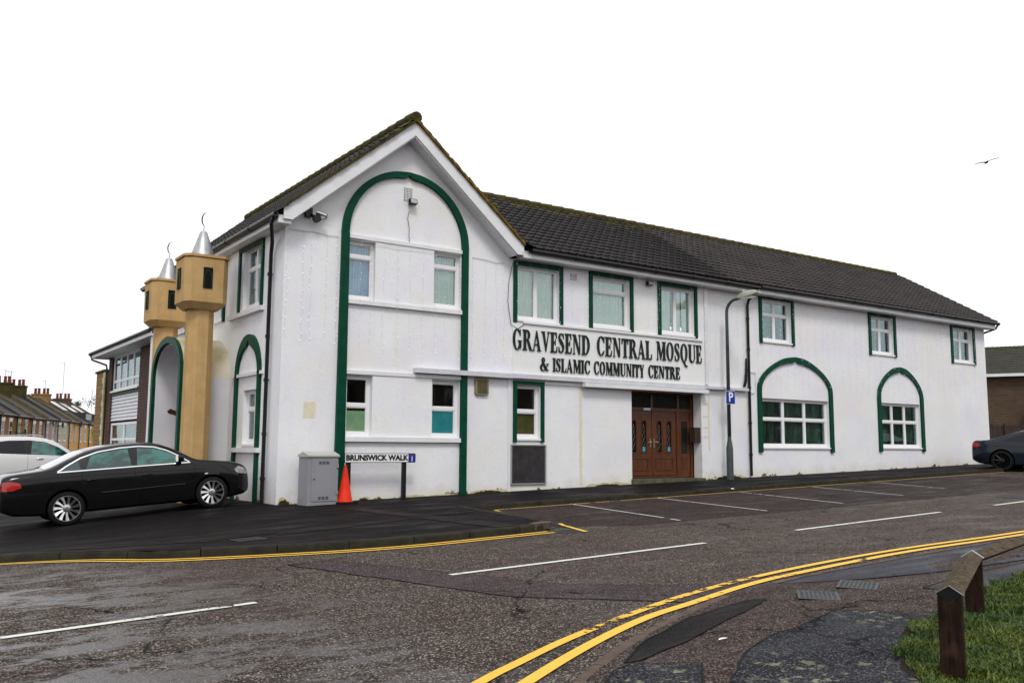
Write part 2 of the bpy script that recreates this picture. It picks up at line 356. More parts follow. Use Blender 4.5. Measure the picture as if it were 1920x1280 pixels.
# ---------------------------------------------------------------- mesh helpers
class MB:
    def __init__(s): s.v = []; s.f = []; s.mi = []
    def add(s, vs, fs, mi=0):
        b = len(s.v); s.v += [tuple(x) for x in vs]; s.f += [tuple(i+b for i in f) for f in fs]; s.mi += [mi]*len(fs); return s
    def box(s, x0, y0, z0, x1, y1, z1, mi=0):
        x0, x1 = sorted((x0, x1)); y0, y1 = sorted((y0, y1)); z0, z1 = sorted((z0, z1))
        v = [(x0,y0,z0),(x1,y0,z0),(x1,y1,z0),(x0,y1,z0),(x0,y0,z1),(x1,y0,z1),(x1,y1,z1),(x0,y1,z1)]
        return s.add(v, [(0,3,2,1),(4,5,6,7),(0,1,5,4),(1,2,6,5),(2,3,7,6),(3,0,4,7)], mi)
    def prism(s, poly, axis, a, b, mi=0):
        # poly of 2D points; axis 'x','y','z' is the extrusion axis; remaining coords in order
        def P(p, t):
            if axis == 'y': return (p[0], t, p[1])
            if axis == 'x': return (t, p[0], p[1])
            return (p[0], p[1], t)
        n = len(poly)
        v = [P(p, a) for p in poly]+[P(p, b) for p in poly]
        f = [tuple(range(n)), tuple(range(2*n-1, n-1, -1))]+[(i, i+n, (i+1) % n+n, (i+1) % n) for i in range(n)]
        return s.add(v, f, mi)
    def ringstrip(s, outer, inner, axis, a, b, mi=0):
        # closed thick ribbon between two open polylines of equal length
        n = len(outer)
        for i in range(n-1):
            s.prism([outer[i], outer[i+1], inner[i+1], inner[i]], axis, a, b, mi)
        return s
    def tube(s, pts, r, n=8, mi=0, cap=True):
        pts = [Vector(p) for p in pts]; rs = r if isinstance(r, (list, tuple)) else [r]*len(pts)
        rings = []; prev = None
        for i, p in enumerate(pts):
            d = (pts[min(i+1, len(pts)-1)]-pts[max(i-1, 0)]).normalized()
            a = prev if prev is not None else (Vector((0, 0, 1)) if abs(d.z) < .9 else Vector((1, 0, 0)))
            u = (a-d*a.dot(d)).normalized(); w_ = d.cross(u); prev = u
            rings.append([p+(u*math.cos(t)+w_*math.sin(t))*rs[i] for t in [2*math.pi*k/n for k in range(n)]])
        v = [q for r_ in rings for q in r_]; f = []
        for i in range(len(pts)-1):
            for k in range(n):
                f.append((i*n+k, i*n+(k+1) % n, (i+1)*n+(k+1) % n, (i+1)*n+k))
        if cap: f += [tuple(range(n-1, -1, -1)), tuple((len(pts)-1)*n+k for k in range(n))]
        return s.add(v, f, mi)
    def lathe(s, prof, c, axis='z', n=24, mi=0, phase=0., cap=True):
        # prof [(r,h)], c centre
        v = []; f = []
        for r, h in prof:
            for k in range(n):
                t = 2*math.pi*k/n+phase; a, b = r*math.cos(t), r*math.sin(t)
                v.append({'z': (c[0]+a, c[1]+b, c[2]+h), 'y': (c[0]+a, c[1]+h, c[2]+b), 'x': (c[0]+h, c[1]+a, c[2]+b)}[axis])
        m = len(prof)
        for i in range(m-1):
            for k in range(n): f.append((i*n+k, i*n+(k+1) % n, (i+1)*n+(k+1) % n, (i+1)*n+k))
        if cap: f.append(tuple(range(n-1, -1, -1))); f.append(tuple((m-1)*n+k for k in range(n)))
        return s.add(v, f, mi)
    def build(s, name, mats, parent=None, smooth=False, angle=None, loc=None):
        me = bpy.data.meshes.new(name); me.from_pydata(s.v, [], s.f)
        for m in (mats if isinstance(mats, (list, tuple)) else [mats]): me.materials.append(m)
        if any(s.mi): me.polygons.foreach_set('material_index', s.mi)
        me.validate(); me.update()
        import bmesh
        bm = bmesh.new(); bm.from_mesh(me); bmesh.ops.recalc_face_normals(bm, faces=bm.faces); bm.to_mesh(me); bm.free()
        if smooth or angle:
            me.polygons.foreach_set('use_smooth', [True]*len(me.polygons))
            if angle:
                try: me.set_sharp_from_angle(angle=R(angle))
                except Exception: pass
        o = bpy.data.objects.new(name, me); col.objects.link(o)
        if parent: o.parent = parent
        if loc: o.location = loc
        return o

def thing(name, label, cat, loc=(0, 0, 0), rz=0, group=None):
    o = bpy.data.objects.new(name, None); o.empty_display_size = .3; col.objects.link(o)
    o.location = loc; o.rotation_euler = (0, 0, rz); return tag(o, label, cat, group)
def tag(o, label=None, cat=None, group=None, kind=None):
    if label: o['label'] = label
    if cat: o['category'] = cat
    if group: o['group'] = group
    if kind: o['kind'] = kind
    return o
def copy_tree(o, parent=None):
    c = o.copy(); col.objects.link(c)
    if parent: c.parent = parent
    for ch in list(o.children): copy_tree(ch, c)
    return c
def catmull(pts, n=6):
    out = []
    for i in range(len(pts)-1):
        p0 = pts[max(i-1, 0)]; p1 = pts[i]; p2 = pts[i+1]; p3 = pts[min(i+2, len(pts)-1)]
        for k in range(n):
            t = k/n
            out.append(tuple(.5*((2*b)+(-a+c)*t+(2*a-5*b+4*c-d)*t*t+(-a+3*b-3*c+d)*t**3) for a, b, c, d in zip(p0, p1, p2, p3)))
    out.append(tuple(pts[-1])); return out
def interp(pts, x):
    if x <= pts[0][0]: return pts[0][1]
    for (a, b), (c, d) in zip(pts, pts[1:]):
        if x <= c: return b+(d-b)*(x-a)/(c-a)
    return pts[-1][1]
def sstep(a, b, x):
    t = min(1, max(0, (x-a)/(b-a))); return t*t*(3-2*t)

# ---------------------------------------------------------------- terrain
def road_z(x, y):
    z = .5+.026*min(max(x, -30), 32)+.009*min(max(y, -25), 6)
    s = sstep(-6.0, -1.5, y)
    z -= s*.065*min(max(-1.2-x, 0), 6)
    if x < 1: z -= .03*min(max(y-1, 0), 10)*sstep(1, -1, x)
    z -= .9*sstep(20, 66, y)*sstep(30, 16, x)
    return z
def pave_z(x, y): return road_z(x, y)+.1

# ---------------------------------------------------------------- ground, road, footways
def grid(name, xs, ys, zf, mat):
    v = [(x, y, zf(x, y)) for x in xs for y in ys]; n = len(ys)
    f = [(i*n+j, (i+1)*n+j, (i+1)*n+j+1, i*n+j+1) for i in range(len(xs)-1) for j in range(n-1)]
    m = MB(); m.add(v, f); return m.build(name, mat, smooth=True)
def band(name, xs, lo, hi, zf, mat, rows=14, parent=None):
    v = []; f = []
    for x in xs:
        a, b = lo(x), hi(x)
        for j in range(rows+1):
            y = a+(b-a)*j/rows; v.append((x, y, zf(x, y)))
    n = rows+1
    for i in range(len(xs)-1):
        for j in range(rows): f.append((i*n+j, (i+1)*n+j, (i+1)*n+j+1, i*n+j+1))
    m = MB(); m.add(v, f); return m.build(name, mat, parent, smooth=True)
def frange(a, b, s):
    n = max(1, int(round((b-a)/s))); return [a+(b-a)*i/n for i in range(n+1)]

g = grid('ground', frange(-900, 900, 60), frange(-900, 900, 60), lambda x, y: -2.2, M['ground']); tag(g, kind='structure')
xs = frange(-120, -30, 10)[:-1]+frange(-30, -10, 1)[:-1]+frange(-10, 34, .5)[:-1]+frange(34, 140, 8)
ys = frange(-60, -22, 4)[:-1]+frange(-22, 16, .5)[:-1]+frange(16, 80, 2)[:-1]+frange(80, 260, 15)
rd = grid('road', xs, ys, road_z, M['road']); tag(rd, kind='structure')

kerbpts = catmull([(-9.5, 16), (-9.2, 10), (-8.8, 4), (-8.0, 0.), (-6.8, -2.4), (-5.2, -4.24), (-4.14, -5.25), (-3.48, -5.85), (-1.8, -6.39), (-.6, -6.56), (.64, -6.5), (1.75, -6.42)], 5) + \
    [(2.05, -6.3), (2.2, -6.05), (2.32, -5.0), (2.62, -2.75)]
kerbpts2 = [(2.62, -2.75), (5, -2.72), (10, -2.6), (15, -2.5), (22, -2.35), (32, -2.3), (60, -2.3)]
def yfront(x):
    pts = sorted([(p[0], p[1]) for p in kerbpts])
    if x > 2.62: return interp(kerbpts2, x)
    return interp(pts, x)
fx = frange(-9.5, -4, .25)[:-1]+frange(-4, 1.7, .25)[:-1]+[1.7, 1.9, 2.05, 2.12, 2.2, 2.26, 2.32, 2.45, 2.62]+frange(2.8, 30, .6)+[40, 60]
p = band('pavement', fx, lambda x: yfront(x)+.02, lambda x: 12. if x < .0 else 2.0, pave_z, M['pave'], 30); tag(p, kind='structure')
p = band('pavement', [-9.5, -8, -6, -4, -2, 0, 3], lambda x: 12., lambda x: 60., pave_z, M['pave'], 20); tag(p, kind='structure')
p = band('parking_bay_surface', frange(2.3, 20.5, .5), lambda x: -6.75 if x > 3 else -6.3, lambda x: yfront(max(x, 2.64))-.02 if x > 2.7 else -5.2, lambda x, y: road_z(x, y)+.004, M['bay'], 8); tag(p, kind='structure')

def sweep_kerb(name, pts, mat, zf, wid=.13, h=.1, seg=.92, side=1, gap=.006, top=.003):
    # stones laid end to end along a line, inner edge on the footway side
    L = [0]
    for a, b in zip(pts, pts[1:]): L.append(L[-1]+math.hypot(b[0]-a[0], b[1]-a[1]))
    def at(s):
        for i in range(len(pts)-1):
            if s <= L[i+1] or i == len(pts)-2:
                t = (s-L[i])/(L[i+1]-L[i]); a, b = pts[i], pts[i+1]
                d = Vector((b[0]-a[0], b[1]-a[1], 0)).normalized()
                return Vector((a[0]+(b[0]-a[0])*t, a[1]+(b[1]-a[1])*t, 0)), Vector((-d.y, d.x, 0))*side
    m = MB(); s = 0
    rnd = random.Random(3)
    while s < L[-1]-.05:
        e = min(s+seg, L[-1]); dz = rnd.uniform(-.004, .004)
        k = max(1, int((e-s)/.31)); rings = []
        for i in range(k+1):
            t = s+gap+(e-s-2*gap)*i/k
            P, n = at(t); o = P-n*wid*.0; q = P+n*wid
            zo, zi = zf(P.x, P.y)+dz+top, zf(q.x, q.y)+dz+top
            rings.append([(P.x, P.y, zo-h-.12), (P.x-n.x*.0, P.y-n.y*.0, zo-.03), (P.x+n.x*.012, P.y+n.y*.012, zo-.008), (P.x+n.x*.03, P.y+n.y*.03, zo), (q.x, q.y, zi), (q.x, q.y, zi-.2)])
        v = [x for r_ in rings for x in r_]; f = []
        for i in range(k):
            for j in range(6): f.append((i*6+j, i*6+(j+1) % 6, (i+1)*6+(j+1) % 6, (i+1)*6+j))
        f += [tuple(range(6)), tuple(k*6+j for j in range(5, -1, -1))]
        m.add(v, f); s = e
    o = m.build(name, mat, angle=40); return tag(o, kind='structure')
sweep_kerb('kerb', kerbpts, M['kerb'], pave_z, side=1)
sweep_kerb('kerb', kerbpts2, M['kerb'], pave_z, side=1)

def ribbon(name, pts, wid, mat, dz=.008, zf=road_z, label=None):
    P = []
    for a, b in zip(pts, pts[1:]):
        n = max(1, int(math.hypot(b[0]-a[0], b[1]-a[1])/.3))
        P += [(a[0]+(b[0]-a[0])*i/n, a[1]+(b[1]-a[1])*i/n) for i in range(n)]
    P.append(pts[-1]); v = []; f = []
    for i, p in enumerate(P):
        a, b = P[max(i-1, 0)], P[min(i+1, len(P)-1)]
        d = Vector((b[0]-a[0], b[1]-a[1])).normalized(); n = Vector((-d.y, d.x))*wid/2
        for q in ((p[0]-n.x, p[1]-n.y), (p[0]+n.x, p[1]+n.y)): v.append((q[0], q[1], zf(*q)+dz))
    for i in range(len(P)-1): f.append((2*i, 2*i+1, 2*i+3, 2*i+2))
    m = MB(); m.add(v, f); return tag(m.build(name, mat), kind='structure')
M['seam'] = simple('bitumen_seam', (.006, .005, .005), .7)
def patch(name, pts, mat, dz=.004, zf=road_z, seam=True):
    seam = seam and name not in ('verge_soil',)
    if seam:
        P = []; n_ = len(pts)
        for i in range(n_):
            a, b = pts[i], pts[(i+1) % n_]; k_ = max(1, int(math.hypot(b[0]-a[0], b[1]-a[1])/.12))
            for j in range(k_):
                x, y = a[0]+(b[0]-a[0])*j/k_, a[1]+(b[1]-a[1])*j/k_
                q = Vector((x*3.1, y*3.1, 2)); P.append((x+.035*noise.noise(q)+.012*noise.noise(q*5), y+.035*noise.noise(q+Vector((9, 9, 9)))+.012*noise.noise(q*5+Vector((4, 4, 4)))))
        pts = P; ribbon('repair_seam', pts+[pts[0]], .014, M['seam'], dz+.004, zf)
    m = MB(); m.add([(x, y, zf(x, y)+dz) for x, y in pts], [tuple(range(len(pts)))]); return tag(m.build(name, mat), kind='structure')

# centre line: 4 m dashes, 2 m gaps
for a, b in (((-7.75, -9.78), (-3.69, -9.39)), ((-1.49, -9.14), (2.56, -8.98)), ((4.68, -8.79), (8.88, -8.6)), ((10.9, -8.5), (14.9, -8.3)), ((16.9, -8.2), (20.9, -8.05))):
    ribbon('centre_line_marking', [a, b], .085, M['roadwhite'])
# parking bay marks
for a, b, mt in (((5.16, -2.85), (4.54, -6.17), 'baywhite'), ((4.49, -6.38), (4.42, -6.67), 'baywhite'), ((7.55, -2.85), (6.84, -6.47), 'baywhite'),
                 ((10.2, -2.9), (9.2, -6.4), 'roadwhiteworn'), ((12.9, -2.9), (11.9, -6.0), 'roadwhiteworn'), ((15.6, -2.8), (14.6, -5.4), 'roadwhiteworn')):
    ribbon('bay_line_marking', [a, b], .06, M[mt], .010)
# yellow lines
ribbon('yellow_line', [(2.2, -6.93), (2.5, -6.0), (2.62, -5.75)], .07, M['yellow'], .010)
ribbon('yellow_line', catmull([(3.12, -3.3), (3.22, -3.0), (3.55, -2.95), (4.6, -2.93), (9.5, -2.82), (15, -2.7), (23, -2.55)], 4), .07, M['yellowthin'], .010)
off = lambda pts, d: [(p[0]+d*n[0], p[1]+d*n[1]) for p, n in ((pts[i], (lambda a, b: (lambda L: ((b[1]-a[1])/L, -(b[0]-a[0])/L))(math.hypot(b[0]-a[0], b[1]-a[1])))(pts[max(i-1, 0)], pts[min(i+1, len(pts)-1)])) for i in range(len(pts)))]
kl = [q for q in kerbpts if q[1] < -.5 and q[0] < 1.95]
ribbon('yellow_line', off(kl, .13), .07, M['yellow'], .010)
ribbon('yellow_line', off(kl, .29), .07, M['yellow'], .010)
nin = catmull([(-5.2, -13.95), (-4.3, -13.3), (-3.47, -12.81), (-3.13, -12.63), (-2.1, -12.14), (-.27, -11.49), (1.7, -11.12), (3.98, -10.95), (6.73, -10.97), (12, -10.8), (30, -10.3)], 5)
nout = catmull([(-5.0, -14.2), (-4.2, -13.58), (-3.24, -12.98), (-2.34, -12.48), (-1.42, -12.06), (-.61, -11.82), (.43, -11.52), (1.44, -11.35), (3.72, -11.14), (6.54, -11.14), (12, -10.98), (30, -10.5)], 5)
i0 = next(i for i, q in enumerate(nin) if q[0] > .6)
ribbon('yellow_line', nin[:i0+1], .085, M['yellowworn'], .010)
ribbon('yellow_line', nin[i0:], .085, M['yellow'], .010)
ribbon('yellow_line', nout, .095, M['yellowmid'], .010)

# near footway, kerb set nearly flush
nk = catmull([(-12, -19.0), (-8.0, -16.6), (-5.5, -14.95), (-4.2, -13.98), (-3.05, -13.17), (-2.22, -12.65), (-.79, -11.99), (.29, -11.66), (1.16, -11.56), (3.35, -11.39), (6.24, -11.31), (12, -11.15), (30, -10.7)], 5)
def ynear(x): return interp([(q[0], q[1]) for q in nk], x)
def near_z(x, y): return road_z(x, y)+.028+.068*sstep(.05, 1.0, ynear(x)-y)
p = band('near_pavement', frange(-12, 8, .25)+[12, 18, 30], lambda x: -24., lambda x: ynear(x)-.05, near_z, M['nearpave'], 40); tag(p, kind='structure')
sweep_kerb('near_kerb', nk, M['kerb2'], near_z, wid=.11, h=.03, side=-1, top=.002)
SL1 = [(-3.6, -15.2), (-2.57, -14.0), (-1.99, -13.59), (-1.52, -13.39), (-1.03, -13.28), (-.32, -13.08), (-.13, -13.28), (0, -13.7), (-.5, -14.1), (-1.85, -14.8), (-2.4, -16.2)]
SL2 = [(-3.5, -14.0), (-3.16, -13.55), (-2.79, -13.24), (-2.6, -13.17), (-2.37, -13.57), (-2.77, -13.95), (-3.3, -14.5)]
SL3 = [(-2.60, -13.12), (-2.2, -12.83), (-2.01, -12.72), (-1.2, -12.36), (-.33, -12.18), (-.24, -12.34), (-1.41, -12.81), (-1.89, -13.0), (-2.49, -13.16)]
patch('pavement_repair_slate', SL1, M['nearslate'], .004, near_z)
patch('pavement_repair_slate', SL2, M['nearslate'], .0045, near_z)
patch('pavement_repair_dark', SL3, M['neardark'], .005, near_z)
patch('pavement_repair_wet', [(.6, -11.75), (1.3, -11.65), (3.4, -11.5), (6.2, -11.42), (9, -11.35), (9, -12.6), (4, -12.7), (2.0, -12.55), (1.2, -12.3)], M['nearwet'], .004, near_z)
patch('pavement_repair_wet', [(1.1, -12.95), (2.2, -12.78), (6, -12.75), (6, -13.3), (2.2, -13.3), (1.2, -13.3)], M['nearwet'], .0045, near_z)

# patches on the far footway
patch('pavement_repair', [(-5.0, -3.6), (-3.2, -4.6), (-1.9, -4.35), (-1.7, -4.7), (-2.9, -5.2), (-4.2, -4.6)], M['pavered'], .004, pave_z)
patch('pavement_repair', [(-1.7, -4.7), (-1.2, -4.5), (1.2, -3.9), (2.2, -3.7), (2.2, -3.9), (1.1, -4.15), (-1.0, -4.95), (-1.9, -5.1)], M['pavered'], .0045, pave_z)
patch('pavement_repair', [(.6, -1.9), (1.0, -1.9), (1.5, -6.3), (1.0, -6.3)], M['pavered'], .005, pave_z)
patch('road_repair', [(-2.6, -7.3), (-2.0, -7.35), (-.9, -10.4), (.5, -11.55), (-.6, -11.8), (-1.7, -10.6)], asphalt('road_repair_asphalt', (.062, .046, .046), (.2, .17, .17), (.011, .008, .009), 62.), .004)

# gratings and covers
def grating(name, label, cx, cy, w_, d, ang, zf, bars=9, cross=4):
    r_ = thing(name, label, 'drain cover', (cx, cy, zf(cx, cy)), R(ang), None)
    r_.rotation_euler = (math.atan(.009), -math.atan(.026), R(ang)); r_.scale = (1, 1, .3)
    m = MB(); t = .022
    m.box(-w_/2, -d/2, .0, w_/2, -d/2+t, .014); m.box(-w_/2, d/2-t, .0, w_/2, d/2, .014)
    m.box(-w_/2, -d/2+t, .0, -w_/2+t, d/2-t, .014); m.box(w_/2-t, -d/2+t, .0, w_/2, d/2-t, .014)
    m.build('frame', M['iron'], r_)
    m = MB()
    for i in range(bars):
        x = -w_/2+t+(w_-2*t)*(i+.5)/bars; m.box(x-.009, -d/2+t, .001, x+.009, d/2-t, .013)
    for j in range(1, cross):
        y = -d/2+t+(d-2*t)*j/cross; m.box(-w_/2+t, y-.008, .0015, w_/2-t, y+.008, .0115)
    m.build('bars', M['iron'], r_)
    m = MB(); m.box(-w_/2, -d/2, -.02, w_/2, d/2, .0008); m.build('pit', M['dark'], r_)
grating('drain_grating', 'slotted iron gully grating beside the far kerb corner at the end of the yellow line', 2.03, -6.72, .45, .4, 2, lambda x, y: road_z(x, y)+.004, 8, 2)
grating('manhole_cover', 'square patterned iron cover in the near footway, closer to the camera', .09, -12.60, .40, .34, 40, lambda x, y: near_z(x, y)+.003, 10, 8)
grating('manhole_cover', 'square patterned iron cover in the near footway, farther one toward the timber rail', .80, -12.50, .42, .34, 30, lambda x, y: near_z(x, y)+.003, 10, 8)
grating('manhole_cover', 'small dark iron cover in the far footway in front of the black car', -2.38, -5.35, .42, .30, 10, lambda x, y: pave_z(x, y)+.006, 5, 4)
grating('manhole_cover', 'round edged cover far along the road near the right edge', 13.2, -7.8, .7, .55, 0, lambda x, y: road_z(x, y)+.003, 8, 6)

# grass verge
gpoly = [(-3.2, -19), (-2.3, -16.2), (-1.9, -14.9), (-1.55, -14.4), (-1.0, -14.05), (-.55, -13.8), (.27, -13.7), (1.0, -13.5), (1.64, -13.3), (2.4, -13.15), (5, -12.75), (12, -12.4), (30, -12), (30, -24), (-3.8, -24)]
def inpoly(x, y, P):
    c = False; j = len(P)-1
    for i in range(len(P)):
        if (P[i][1] > y) != (P[j][1] > y) and x < (P[j][0]-P[i][0])*(y-P[i][1])/(P[j][1]-P[i][1])+P[i][0]: c = not c
        j = i
    return c
patch('verge_soil', gpoly, M['soil'], .006, near_z)
rg = random.Random(5); m = MB(); n = 0; vv = []; ff = []
def blade(x, y, h):
    a = rg.uniform(0, 6.283); wd = rg.uniform(.0022, .0048); l = rg.uniform(.2, 1.1)*h
    z = near_z(x, y)+.01; dx, dy = math.cos(a), math.sin(a); b = rg.uniform(0, 6.283); ex, ey = math.cos(b)*l, math.sin(b)*l
    i = len(vv)
    vv.extend([(x-dx*wd, y-dy*wd, z), (x+dx*wd, y+dy*wd, z), (x+ex*.45+dx*wd*.8, y+ey*.45+dy*wd*.8, z+h*.65), (x+ex*.45-dx*wd*.8, y+ey*.45-dy*wd*.8, z+h*.65), (x+ex, y+ey, z+h*rg.uniform(.75, 1.0))])
    ff.extend([(i, i+1, i+2, i+3), (i+3, i+2, i+4)])
lv = MB()
for q in range(90):
    x, y = rg.uniform(-2.2, 2.6), rg.uniform(-15.2, -13.1)
    if not inpoly(x, y, gpoly): continue
    z = near_z(x, y)+rg.uniform(.02, .035); a = rg.uniform(0, 6.28); l_ = rg.uniform(.012, .03); d1 = Vector((math.cos(a), math.sin(a), rg.uniform(-.3, .3)))*l_; d2 = Vector((-math.sin(a), math.cos(a), rg.uniform(-.3, .3)))*l_*.5; p_ = Vector((x, y, z))
    lv.add([p_-d1, p_-d2*.8+Vector((0, 0, .004)), p_+d1, p_+d2], [(0, 1, 2), (0, 2, 3)])
lo_ = lv.build('fallen_leaves', simple('dead_leaf', (.20, .11, .03), .8, var=.5, scale=40, c2=(.09, .04, .015))); tag(lo_, 'small brown and yellow dead leaves strewn in the grass verge', 'leaves', kind='stuff')
while n < 135000:
    if n < 118000: x, y = rg.uniform(-2.3, 2.6), rg.uniform(-15.3, -13.0)
    else: x, y = rg.uniform(-3, 6), rg.uniform(-19, -12.5)
    n += 1
    dn = noise.noise(Vector((x*4, y*4, 0)))
    jx, jy = x+noise.noise(Vector((x*5, y*5, 3)))*.14, y+noise.noise(Vector((x*5, y*5, 9)))*.14
    if not inpoly(jx, jy, gpoly) or (dn < -.5 and rg.random() < .8): continue
    tf = noise.noise(Vector((x*1.6+7, y*1.6, 5))); blade(x, y, rg.uniform(.013, .036)*(1+dn*.9)*(1.15+1.5*max(0, tf))*(2.0 if rg.random() < .02 else 1))
m.add(vv, ff); gr = m.build('grass', M['grass'])
tag(gr, 'short tufted green grass of the verge round the timber rail', 'grass', kind='stuff')
# small litter
for i, (x, y, zf, w_, mt) in enumerate(((-.35+1.1, -14.1, near_z, .05, 'mastic'), (9.7, -3.1, pave_z, .11, 'mastic'), (-1.82, -13.22, near_z, .10, 'mastic'))):
    m = MB(); z = zf(x, y)+.012
    q = .35 if i == 2 else 1.; m.add([(x, y, z), (x+w_, y+.01, z+.004*q), (x+w_*.9, y+.04*q, z+.012*q), (x+.4*w_, y+.05*q, z+.022*q), (x+.01, y+.035*q, z+.006*q), (x+.4*w_, y+.02*q, z+.0)], [(0, 1, 5), (1, 2, 5), (2, 3, 5), (3, 4, 5), (4, 0, 5), (0, 1, 2, 3, 4)])
    tag(m.build('paper_scrap', M[mt]), ['scrap of white paper lying in the grass right of the timber posts', 'white scrap of litter on the far kerb beyond the parking bays', 'thin white scrap on the dark patch of the near footway'][i], 'litter')

m = MB(); zk = pave_z(2.0, -6.3)+.006; m.prism([(1.62, -6.43), (1.98, -6.34), (2.16, -6.12), (2.04, -6.03), (1.62, -6.28)], 'z', zk-.09, zk+.004); tag(m.build('kerb', M['kerb2']), kind='structure')

# ---------------------------------------------------------------- the mosque building
mosque = thing('mosque', 'long white rendered two storey building with green arches, dark tiled roof and street gable', 'building')
def wall(name, x0, x1, z0, z1, y0, th, openings, mat, parent, axis='y'):
    # slab with rectangular holes; axis 'y': facade in the x-z plane from y0 inwards; axis 'x': facade in y-z plane
    xs = sorted(set([x0, x1]+[o[0] for o in openings]+[o[2] for o in openings])); zs = sorted(set([z0, z1]+[o[1] for o in openings]+[o[3] for o in openings]))
    xs = [x for x in xs if x0 <= x <= x1]; zs = [z for z in zs if z0 <= z <= z1]
    v = []; f = []; idx = {}
    def V(x, z, d):
        kx = (round(x, 4), round(z, 4), d)
        if kx not in idx:
            idx[kx] = len(v); y = y0+d*th; v.append((x, y, z) if axis == 'y' else (y, x, z))
        return idx[kx]
    def hole(i, j):
        if i < 0 or j < 0 or i >= len(xs)-1 or j >= len(zs)-1: return True
        cx, cz = (xs[i]+xs[i+1])/2, (zs[j]+zs[j+1])/2
        return any(o[0] < cx < o[2] and o[1] < cz < o[3] for o in openings)
    for i in range(len(xs)-1):
        for j in range(len(zs)-1):
            if hole(i, j): continue
            a, b, c, d = xs[i], xs[i+1], zs[j], zs[j+1]
            f.append((V(a, c, 0), V(b, c, 0), V(b, d, 0), V(a, d, 0))); f.append((V(a, c, 1), V(a, d, 1), V(b, d, 1), V(b, c, 1)))
            if hole(i-1, j): f.append((V(a, c, 0), V(a, d, 0), V(a, d, 1), V(a, c, 1)))
            if hole(i+1, j): f.append((V(b, c, 0), V(b, c, 1), V(b, d, 1), V(b, d, 0)))
            if hole(i, j-1): f.append((V(a, c, 0), V(a, c, 1), V(b, c, 1), V(b, c, 0)))
            if hole(i, j+1): f.append((V(a, d, 0), V(b, d, 0), V(b, d, 1), V(a, d, 1)))
    m = MB(); m.add(v, f); return m.build(name, mat, parent)

# openings (x0,z0,x1,z1) of the street front
UL = (1.40, 4.86, 2.05, 6.14); UR = (3.49, 4.88, 4.22, 6.17)
LL = (1.42, 1.97, 2.03, 3.25); LR = (3.49, 1.96, 4.22, 3.24)
W1 = (5.79, 4.80, 7.08, 6.12); W2 = (8.13, 4.82, 9.42, 6.13); W3 = (10.52, 4.83, 11.80, 6.13)
SW = (5.80, 1.97, 6.50, 3.24); DR = (9.45, .80, 12.02, 3.26)
A1 = (14.52, 1.82, 17.64, 3.24); A2 = (20.36, 1.84, 22.64, 3.30)
B1 = (14.60, 4.92, 15.96, 6.17); B2 = (19.97, 4.90, 21.28, 6.15); B3 = (24.88, 4.92, 26.26, 6.16)
TOPZ = 6.26
wall('front_wall', 0, 27.1, -.6, TOPZ, 0, .3, [UL, UR, LL, LR, W1, W2, W3, SW, DR, A1, A2, B1, B2, B3], M['white'], mosque)
# gable triangle above the eaves
m = MB(); m.prism([(0, TOPZ), (5.56, TOPZ), (5.56, 6.30), (2.78, 8.72), (0, 6.30)], 'y', .0, .3); m.build('gable_wall', M['white'], mosque)
SU = (1.27, 4.78, 2.48, 6.16); SL = (1.15, 1.80, 2.16, 2.96); SA = (3.8, 4.72, 4.5, 6.0); SB = (6.9, 4.78, 7.7, 6.1)
wall('side_wall', .3, 10.4, -.6, TOPZ+.1, 0, .3, [SU, SL, SA, SB], M['white'], mosque, 'x')
m = MB(); m.box(26.8, .3, -.6, 27.1, 7.2, TOPZ); m.prism([(0.3, TOPZ), (7.2, TOPZ), (3.45, 8.55)], 'x', 26.8, 27.1); m.build('end_wall', M['white'], mosque)
m = MB(); m.box(0.3, 7.2, -.6, 27.1, 7.5, TOPZ); m.box(.0, 10.4, -.6, 5.6, 10.7, TOPZ); m.build('rear_wall', M['white'], mosque)

# roofs
def tile_roof(name, O, U, Vv, W, L, mat, parent, tw=.255, ch=.30, clip=None, prof=6):
    U = Vector(U).normalized(); Vv = Vector(Vv).normalized(); N = U.cross(Vv)
    if N.z < 0: N = -N
    O = Vector(O); nu = int(W/tw*prof); nv = int(math.ceil(L/ch)); v = []; f = []
    jr = random.Random(11)
    for j in range(nv):
        a = j*ch; b = min((j+1)*ch, L); k0 = len(v)
        for i in range(nu+1):
            u = W*i/nu; ph = (u/tw) % 1.
            h = .029*max(0, math.sin(math.pi*min(1, max(0, (ph-.12)/.42))))+.010*max(0, math.sin(math.pi*min(1, max(0, (ph-.58)/.4))))
            jt = .006*noise.noise(Vector((u*2.5, j*1.7, 4)))
            for (s, e) in ((a, -.02), (a, .036+jt), (b, .006+jt)):
                v.append(O+U*u+Vv*s+N*(h*(1. if e > 0 else .6)+e))
        for i in range(nu):
            if clip and W*i/nu < clip(a): continue
            p = k0+i*3; f.append((p, p+3, p+4, p+1)); f.append((p+1, p+4, p+5, p+2))
    m = MB(); m.add(v, f); return m.build(name, mat, parent, angle=35)
EZ, EY = 6.47, -.40
RZ, RY = 8.80, 3.45
sl = Vector((0, RY-EY, RZ-EZ)); SLn = sl.length
tile_roof('roof', (3.4, EY, EZ), (1, 0, 0), sl, 9.55, SLn, M['tileA'], mosque, clip=lambda a: 2.58-a*.69)
tile_roof('roof', (12.95, EY, EZ+.006), (1, 0, 0), sl, 14.37, SLn, M['tileB'], mosque)
m = MB(); m.add([(3.4, RY, RZ), (27.32, RY, RZ), (27.32, 7.6, EZ), (3.4, 7.6, EZ)], [(0, 1, 2, 3)]); m.build('rear_roof', M['tileA'], mosque)
m = MB()
for x in frange(3.2, 27.0, .42)[:-1]:
    m.tube([(x, RY, RZ+.0), (x+.40, RY, RZ+.012)], [.125, .135], 10)
m.build('ridge_tiles', M['moss'], mosque, angle=50)
